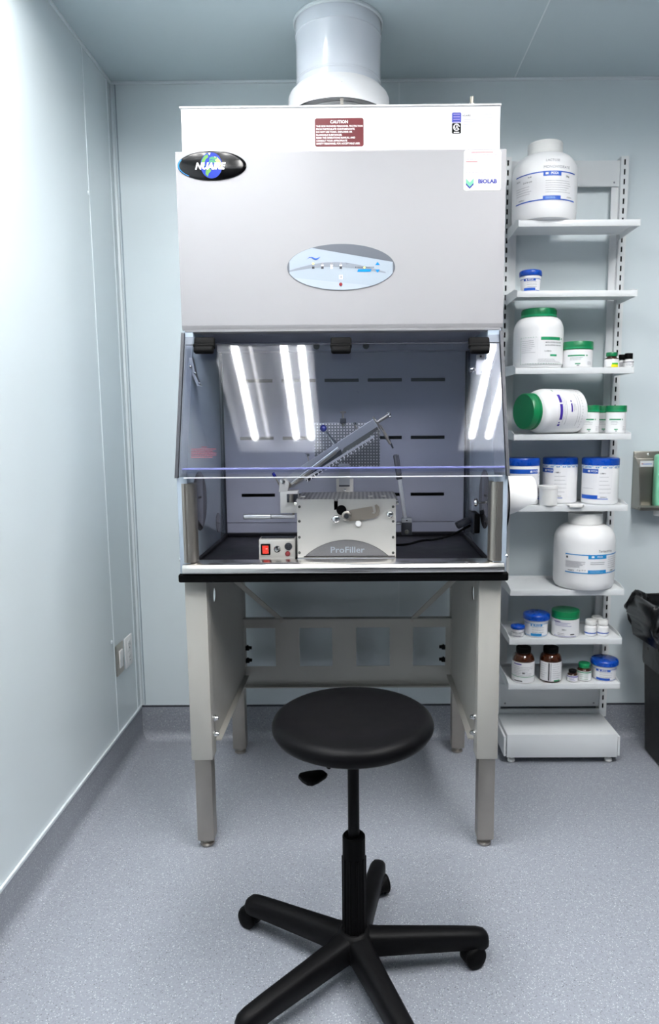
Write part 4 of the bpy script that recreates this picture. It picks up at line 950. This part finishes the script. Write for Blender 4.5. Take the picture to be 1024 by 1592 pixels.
straight_jar('screw_top_jar', 'rightmost blue-lidded jar with printed film on the fifth shelf', 904.5, 959.5, 755, 710.5, 2.825, SHZ[4], .029, 'blue_lid', d_bluejar(True, (-70, -6)), G5, lidr=1.02, film=True)
P, Q = atY(837, 770, 2.765), atY(867, 770, 2.765); x = (P.x+Q.x)/2; R = (Q.x-P.x)/2
t = thing('plastic_tub', 'small plain white tub in front of the middle blue-lidded jar', 'tub', (x, 2.765, SHZ[4]+.0004)); zt = atY(850, 755, 2.765).z-SHZ[4]
m = MB(); m.lathe([(R*.86, 0), (R*.9, .002), (R*.95, zt-.012)], 'pale_blue' if 0 else 'cap_white', (x, 2.765, SHZ[4]+.0004), seg=36); m.build('body', t)
m = MB(); m.lathe([(R*.96, zt-.012), (R, zt-.011), (R, zt-.001), (R*.97, zt), (.0001, zt)], 'cap_white', (x, 2.765, SHZ[4]+.0004), seg=36); m.build('lid', t)
P = atY(894, 785, 2.742); m = MB(); m.box((P.x-.033, 2.730, SHZ[4]+.0005), (P.x+.033, 2.76, SHZ[4]+.007), 'cap_white', .003); m.box((P.x-.026, 2.728, SHZ[4]-.006), (P.x+.026, 2.735, SHZ[4]+.003), 'cap_white', .002)
tag(m.build('shelf_tag'), 'small blank white tag holder clipped over the shelf edge before the blue-lidded jars', 'tag')
# tapered pots with wide lids
def pot(label, pxl, pxr, py, ytop, Yc, z, prt, dome=True, mat_l='blue_lid', a=( -50, 62), grp='blue lidded tapered pots'):
    A, B = atY(pxl, py, Yc), atY(pxr, py, Yc); x = (A.x+B.x)/2; Rl = (B.x-A.x)/2
    tp = atY((pxl+pxr)/2, ytop, Yc+Rl*.7 if ytop > 660 else Yc-Rl).z-z; lh = tp*.26; R = Rl*.90; H = tp-lh
    t = jar_thing('tapered_pot', label, 'pot', x, Yc, z, grp); z0 = z+.0004
    m = MB(); m.soft = 45; m.lathe([(R*.84, 0), (R*.88, .002), (R*.90, .006), (R*.965, H-.010), (R, H-.009), (R, H-.001), (R*.95, H), (R*.95, H+.003)], 'jar_white', (x, Yc, z0), seg=44); m.build('body', t)
    m = MB(); m.soft = 45; m.lathe([(Rl*.96, H), (Rl, H+.002), (Rl, tp-lh*.35), (Rl*.96, tp-lh*.12), (Rl*.85, tp), (.0001, tp)], mat_l, (x, Yc, z0), seg=44); m.build('lid', t)
    m = MB(); Rm = R*.96; za, zb = .004+tp*.02, H-.011
    def cb(z0_, z1_, a0, a1, mm, l):
        n = 14; 
        for k in range(n):
            pts = []
            for (zz, kk) in ((z0_, k), (z0_, k+1), (z1_, k+1), (z1_, k)):
                rr = R*(.90+.065*(zz-.006)/(H-.016))+l; an = math.radians(a0+(a1-a0)*kk/n)-math.atan2(x, Yc); pts.append(Vector((x+rr*math.sin(an), Yc-rr*math.cos(an), z0+zz)))
            m.face(pts, mm)
    cb(za, zb, -75, 75, 'jar_paper', L1); h_ = (zb-za)*.22
    cb(zb-h_, zb-.001, a[0]*.8, a[1]*.5, prt, L2); cb(za, za+h_, a[0]*.8, a[1]*.5, prt, L2); cb(zb-.003, zb-.001, -75, 75, prt, L2); cb(za, za+.002, -75, 75, prt, L2)
    an = (a[0]*.8+a[1]*.5)/2; ctext(m, x, Yc, z0, Rm+.0022, 'PCCA', h_*.8, zb-h_*.55, an+6, 'text_white', bold=.03); cb(zb-h_*.85, zb-h_*.3, an-22, an-14, 'text_white', L3)
    for k in range(3): zz = za+h_+(zb-za-2*h_)*(k+.5)/3; cb(zz-.0006, zz+.0006, -20, 40, 'text_grey', L2)
    m.build('label', t, True); return t
pot('small tapered pot with blue lid, alone on the second shelf', 807, 842, 425, 418, 2.80, SHZ[1], 'blue_print')
pot('blue-lidded tapered pot with light blue label bands beside the green-lidded jar', 813, 854, 960, 948, 2.80, SHZ[6], 'cyan_print', a=(-34, 60))
pot('blue-lidded tapered pot at the right end of the lowest shelf', 918.5, 960, 1030, 1018, 2.80, SHZ[7], 'blue_print')
pot('tiny blue-lidded pot at the left end of the seventh shelf', 793.5, 815.5, 975, 969.5, 2.775, SHZ[6], 'text_grey')
def d_g7(m, x, y, z0, R, H):
    band(m, x, y, z0, R, .006, H-.004, -80, 80, 'jar_paper', L1); band(m, x, y, z0, R, H-.012, H-.009, -50, -20, 'purple_print', L2); lines(m, x, y, z0, R+.0013, H*.62, H*.85, -45, 30, 3, 'text_violet', .0016)
    ctext(m, x, y, z0, R+.0013, '500 g', .008, H*.45, -4, 'text_dark', bold=.03); band(m, x, y, z0, R, .014, .018, 22, 40, 'text_dark', L2); lines(m, x, y, z0, R+.0013, .010, .022, -30, 10, 2, 'text_dark', .0012); band(m, x, y, z0, R, .006, .008, -50, 50, 'text_violet', L2)
straight_jar('screw_top_jar', 'green-lidded jar between the blue pot and small white bottles, seventh shelf', 857.5, 899, 972, 944, 2.80, SHZ[6], .030, 'green_lid', d_g7, 'green lidded white jars', lidr=1.01)
# amber bottles
def bottle(label, pxl, pxr, py, ytop, Yc, z, cap, capmat, draw, body='amber', grp='amber glass bottles', kind='amber_bottle', caph=.2, sh=.22):
    A, B = atY(pxl, py, Yc), atY(pxr, py, Yc); x = (A.x+B.x)/2; R = (B.x-A.x)/2
    tp = atY((pxl+pxr)/2, ytop, Yc+R*cap*.6 if ytop > 660 else Yc-R*cap).z-z; ch = tp*caph; H = tp-ch; hs_ = tp*sh
    t = jar_thing(kind, label, 'bottle', x, Yc, z, grp); z0 = z+.0004
    m = MB(); m.soft = 50; m.lathe([(R*.85, 0), (R*.97, .002), (R, .006)]+[(R*cap*.86+(R-R*cap*.86)*math.cos(PI/2*k/8), H-hs_-.004+hs_*math.sin(PI/2*k/8)) for k in range(9)]+[(R*cap*.86, H+.001)], body, (x, Yc, z0), seg=40); m.build('body', t)
    m = MB(); m.soft = 45; r = R*cap; m.lathe([(r, H), (r*1.02, H+.001), (r*1.02, tp-.002), (r*.97, tp), (.0001, tp)], capmat, (x, Yc, z0), seg=36); m.build('cap', t)
    m = MB(); draw(m, x, Yc, z0, R, H-hs_); m.build('label', t, True); return t
def d_a1(m, x, y, z0, R, H):
    band(m, x, y, z0, R, .002, H-.002, -85, 85, 'jar_paper', L1); band(m, x, y, z0, R, H-.012, H-.008, -50, -8, 'purple_print', L2); lines(m, x, y, z0, R+.0013, .030, H-.018, -50, 60, 6); band(m, x, y, z0, R, .026, .028, -85, 85, 'green_print', L2); lines(m, x, y, z0, R+.0013, .006, .012, -45, 0, 1, 'text_dark', .004); band(m, x, y, z0, R, .042, .046, -4, 10, 'text_dark', L2)
def d_a2(m, x, y, z0, R, H):
    band(m, x, y, z0, R, .008, H-.002, -62, 85, 'jar_paper', L1); band(m, x, y, z0, R, .010, H-.004, -10, -3, 'text_dark', L2); band(m, x, y, z0, R, .010, H-.004, 2, 5, 'text_grey', L2); lines(m, x, y, z0, R+.0013, .018, H-.006, -55, -14, 7); lines(m, x, y, z0, R+.0013, .018, H-.006, 12, 60, 7); band(m, x, y, z0, R, .008, .014, 20, 55, 'green_print', L2)
bottle('left amber glass bottle with black cap and pale label on the lowest shelf', 795.5, 829.5, 1050, 1003, 2.79, SHZ[7], .66, 'black', d_a1, caph=.15)
bottle('amber glass bottle with black cap and dark vertical bar on its label', 838, 871.5, 1050, 1003, 2.79, SHZ[7], .68, 'black', d_a2, caph=.15)
def d_s(prt):
    def d(m, x, y, z0, R, H):
        band(m, x, y, z0, R, .003, H, -85, 85, 'jar_paper', L1); band(m, x, y, z0, R, H-.007, H-.003, -85, 85, prt, L2); lines(m, x, y, z0, R+.0013, .006, H-.009, -30, 40, 3, prt, .0012)
    return d
bottle('tiny amber bottle with black cap close beside the green-capped amber bottle', 881.5, 897.5, 1052, 1040, 2.775, SHZ[7], .75, 'black', d_s('purple_print'), sh=.2)
bottle('small amber bottle with green cap left of the blue-lidded pot', 896.5, 918, 1052, 1028.5, 2.79, SHZ[7], .8, 'green_lid', d_s('green_print'), caph=.24, sh=.16)
def d_y(m, x, y, z0, R, H):
    band(m, x, y, z0, R, .002, H, -85, 85, 'jar_paper', L1); band(m, x, y, z0, R, .001, .011, 0, 60, 'yellow', L2); band(m, x, y, z0, R, .011, .017, 5, 60, 'bright_green', L2)
bottle('small green-capped amber bottle with yellow sticker on the third shelf', 939.5, 961, 560, 547.5, 2.775, SHZ[2], .78, 'green_lid', d_y, caph=.26, sh=.2)
bottle('tiny black-capped vial between the yellow-stickered bottle and its twin', 960, 973, 565, 551, 2.82, SHZ[2], .8, 'black', d_s('text_grey'), body='jar_white', kind='vial', grp='black capped vials', caph=.4, sh=.12)
bottle('tiny black-capped vial at the right end of the third shelf', 969, 984, 565, 549, 2.78, SHZ[2], .8, 'black', d_s('text_grey'), body='jar_white', kind='vial', grp='black capped vials', caph=.4, sh=.12)
# white bottles with blue stripe
def d_w(m, x, y, z0, R, H):
    band(m, x, y, z0, R, H*.32, H*.44, -85, 85, 'blue_print', L1)
for lb, a, b, yt, Yc in (('left front small white bottle with blue stripe, seventh shelf', 908.5, 926.5, 962, 2.79), ('right front small white bottle with blue stripe, seventh shelf', 927.5, 945.5, 962.5, 2.79), ('rear small white bottle standing behind its two striped neighbours', 918, 936, 957, 2.85)):
    bottle(lb, a, b, 975, yt, Yc, SHZ[6], .86, 'cap_white', d_w, body='jar_white', kind='white_bottle', grp='small white bottles', caph=.30, sh=.14)

# lying jar
t0 = Vector((.7, 2.79, SHZ[3])); Rb = .088
A = atY(814, 648, 2.748); B = atY(905, 641, 2.86)
ax = (B-A); ax.z = 0; ax.normalize(); c0 = Vector((A.x, A.y, SHZ[3]+Rb+.001))
t = thing('large_jar', 'big white jar with green lid lying on its side, purple print', 'jar', (c0.x, c0.y, SHZ[3]+.0004), 'white plastic jars on the shelves')
L = .245; rc = .068; tilt = (rc*1.05+.0)-Rb
m = MB(); m.soft = 50; m.lathe([(rc*.93, .030), (rc*.95, .040)]+[(rc*.95+(Rb-rc*.95)*math.sin(PI/2*k/8), .042+.05*(1-math.cos(PI/2*k/8))) for k in range(1, 9)]+[(Rb, L-.02), (Rb*.97, L-.006), (Rb*.88, L)], 'jar_white', c0, ax, 64); m.build('body', t)
m = MB(); m.soft = 45; m.lathe([(.0001, -.004), (rc*.99, -.004), (rc*1.03, 0), (rc*1.03, .024), (rc*1.05, .025), (rc*1.05, .028), (rc*1.02, .029), (rc*1.02, .031), (rc*1.05, .032), (rc*1.05, .035), (rc*.97, .036)], 'green_lid', c0, ax, 64); m.build('lid', t)
m = MB(); side = ax.cross(Vector((0, 0, 1))).normalized()
if side.y > 0: side = -side
def lp(s, ang, l=.0008): a = math.radians(ang); return c0+ax*s+(side*math.cos(a)+Vector((0, 0, 1))*math.sin(a))*(Rb+l)
def lb_(s0, s1, a0, a1, mm, l=L1):
    n = max(1, int(abs(a1-a0)/6))
    for k in range(n): u, v = a0+(a1-a0)*k/n, a0+(a1-a0)*(k+1)/n; m.face([lp(s0, u, l), lp(s1, u, l), lp(s1, v, l), lp(s0, v, l)], mm)
lb_(.095, .235, -50, 75, 'jar_paper', .0004)
lb_(.105, .118, 22, 46, 'purple_print'); lb_(.105, .118, -22, 18, 'purple_print'); lb_(.105, .116, -40, -34, 'purple_print'); lb_(.105, .112, -32, -28, 'purple_print')
lb_(.158, .164, 24, 28, 'purple_print'); lb_(.158, .165, -2, 20, 'purple_print')
for s_, a0, a1 in ((.123, -30, 40), (.130, -20, 36), (.137, -36, 30), (.172, 0, 20), (.179, 2, 18), (.19, -40, 50), (.2, -30, 44)): lb_(s_, s_+.0012, a0, a1, 'text_grey')
for k in range(14): lb_(.213, .2145, -46+k*8, -42+k*8, 'text_grey')
lb_(.098, .102, 60, 68, 'green_print'); m.build('label', t, True)

# ------------------------------------------------------------------ wall things at the right edge
t = thing('wall_dispenser', 'brushed steel wall dispenser holding a green container at the right edge', 'dispenser', (1.26, 2.96, 1.03))
m = MB(); x0 = 1.175; x1 = 1.46; zt, zb = 1.285, 1.045
m.box((x0, 2.990, zb), (x1, 2.999, zt+.005), 'dispenser_steel', .003)
m.prism([Vector((x0, 2.989, zt-.02)), Vector((x0, 2.93, zt-.06)), Vector((x0, 2.905, zb+.02)), Vector((x0, 2.93, zb)), Vector((x0, 2.989, zb))], Vector((.006, 0, 0)), 'dispenser_steel')
m.box((x0, 2.90, zb+.0), (x1, 2.99, zb+.006), 'dispenser_steel', .002); m.cyl((x0, 2.903, zb+.014), (x1, 2.903, zb+.006), .009, 'dispenser_steel', seg=14)
m.box((x0+.006, 2.975, zb+.006), (x1, 2.989, zt-.025), 'dispenser_steel', .002); m.lathe([(.005, 0), (.0001, .003)], 'chrome', (x0+.062, 2.990, zt-.008), (0, -1, 0), 12); m.build('holder', t)
m = MB(); m.box((x0+.022, 2.9735, zt-.060), (x0+.085, 2.9748, zt-.035), 'label_paper', 0); m.box((x0+.030, 2.973, zt-.050), (x0+.072, 2.9734, zt-.047), 'blue_print'); m.box((x0+.028, 2.9728, zt-.050), (x0+.034, 2.9732+.0001, zt-.046), 'text_red'); m.build('maker_label', t)
m = MB(); m.cyl((x0+.10, 2.945, zb-.028), (x0+.10, 2.945, zb-.0005), .022, 'cap_white', seg=20, bev=.004); m.build('nozzle', t)
m = MB(); m.soft = 50; m.box((x0+.074, 2.918, zb+.0085), (x0+.20, 2.970, zt-.005), 'container_green', .014, seg=3); m.cyl((x0+.137, 2.944, zt-.005), (x0+.137, 2.944, zt+.02), .018, 'green_lid', seg=18)
tag(m.build('refill_container'), 'mint green container standing inside the steel wall dispenser', 'container')
# bin and liner
bx0, bx1, by0, by1 = 1.222, 1.60, 2.58, 2.90
def rr(x0, x1, y0, y1, z, r=.05, n=6):
    pts = []
    for cx_, cy_, a0 in ((x1-r, y1-r, 0), (x0+r, y1-r, 90), (x0+r, y0+r, 180), (x1-r, y0+r, 270)):
        for k in range(n+1): a = math.radians(a0+k*90/n); pts.append(Vector((cx_+r*math.cos(a), cy_+r*math.sin(a), z)))
    return pts
by0 = 2.66
t = thing('waste_bin', 'tall black plastic waste bin cut by the right frame edge', 'bin', (1.38, 2.78, 0))
m = MB(); m.soft = 50; m.rings([rr(bx0+.012, bx1-.01, by0+.012, by1-.01, .001, .045), rr(bx0+.004, bx1-.004, by0+.004, by1-.004, .012, .05), rr(bx0-.018, bx1+.02, by0-.02, by1+.02, .60, .055), rr(bx0-.026, bx1+.028, by0-.028, by1+.028, .605, .06), rr(bx0-.026, bx1+.028, by0-.028, by1+.028, .64, .06)], 'bin_black', True, False)
m.face(rr(bx0+.012, bx1-.01, by0+.012, by1-.01, .001, .045), 'bin_black'); m.build('body', t)
m = MB(); m.soft = 80; rs = []
prof = [(.010, .51), (.020, .545), (.035, .57), (.050, .595), (.052, .615), (.045, .64), (.034, .675), (.024, .69), (.006, .68), (-.008, .62), (-.01, .40)]
base = rr(bx0-.026, bx1+.028, by0-.028, by1+.028, 0, .06, 14); cxm = (bx0+bx1)/2; cym = (by0+by1)/2
n = len(base); ph = [random.uniform(0, 6.28) for _ in range(6)]
for j, (o, z) in enumerate(prof):
    r_ = []
    for i, p in enumerate(base):
        a = 2*PI*i/n; d = Vector((p.x-cxm, p.y-cym, 0)).normalized()
        wv = .012*math.sin(5*a+ph[0]+j*.4)+.009*math.sin(11*a+ph[1]-j*.7)+.006*math.sin(23*a+ph[2]+j)
        if j in (8, 9, 10): wv *= .3
        zz = z+.018*math.sin(3*a+ph[3])*(1 if j in (0, 1, 2, 3) else .4)+.010*math.sin(9*a+ph[4])
        if j in (0,): o_ = max(o, .006)
        else: o_ = max(o, .010) if z < .66 and j < 8 else o
        if math.cos(a-PI) > .5: zz += 0
        r_.append(Vector((cxm, cym, 0))+Vector((p.x-cxm, p.y-cym, 0))+d*(o_+abs(wv) if j < 8 else o_)+Vector((0, 0, zz)))
    rs.append(r_)
m.rings(rs, 'bag', True, False); tag(m.build('bin_liner'), 'crumpled black plastic liner folded over the waste bin rim', 'bin liner')

# ------------------------------------------------------------------ wall plates on the left wall
X = XL
def plate(y0, y1, z0, z1, mm, name, label, cat):
    t = thing(name, label, cat, (XL, (y0+y1)/2, (z0+z1)/2)); m = MB(); m.box((XL+.0005, y0, z0), (XL+.006, y1, z1), mm, .002); m.build('cover_plate', t); return t
t = plate(2.715, 2.800, .398, .526, 'steel_leg', 'light_switch', 'steel plate with a white rocker switch, lower left wall', 'switch')
m = MB(); m.box((XL+.006, 2.742, .425), (XL+.010, 2.778, .498), 'plastic_white', .001); m.box((XL+.008, 2.742, .462), (XL+.012, 2.778, .498), 'plastic_white', .002); m.build('rocker', t)
t = plate(2.824, 2.910, .392, .524, 'plastic_white', 'wall_socket', 'white power socket plate next to the corner, right of the switch', 'socket')
for zc in (.485, .430):
    m = MB(); m.box((XL+.006, 2.850, zc-.02), (XL+.008, 2.884, zc+.02), 'plastic_white', .001)
    for dy in (-.008, .008): m.box((XL+.008, 2.867+dy-.0012, zc-.002), (XL+.0084, 2.867+dy+.0012, zc+.010), 'slot_dark')
    m.box((XL+.008, 2.8645, zc-.014), (XL+.0084, 2.8695, zc-.009), 'slot_dark'); m.build('receptacle', t)
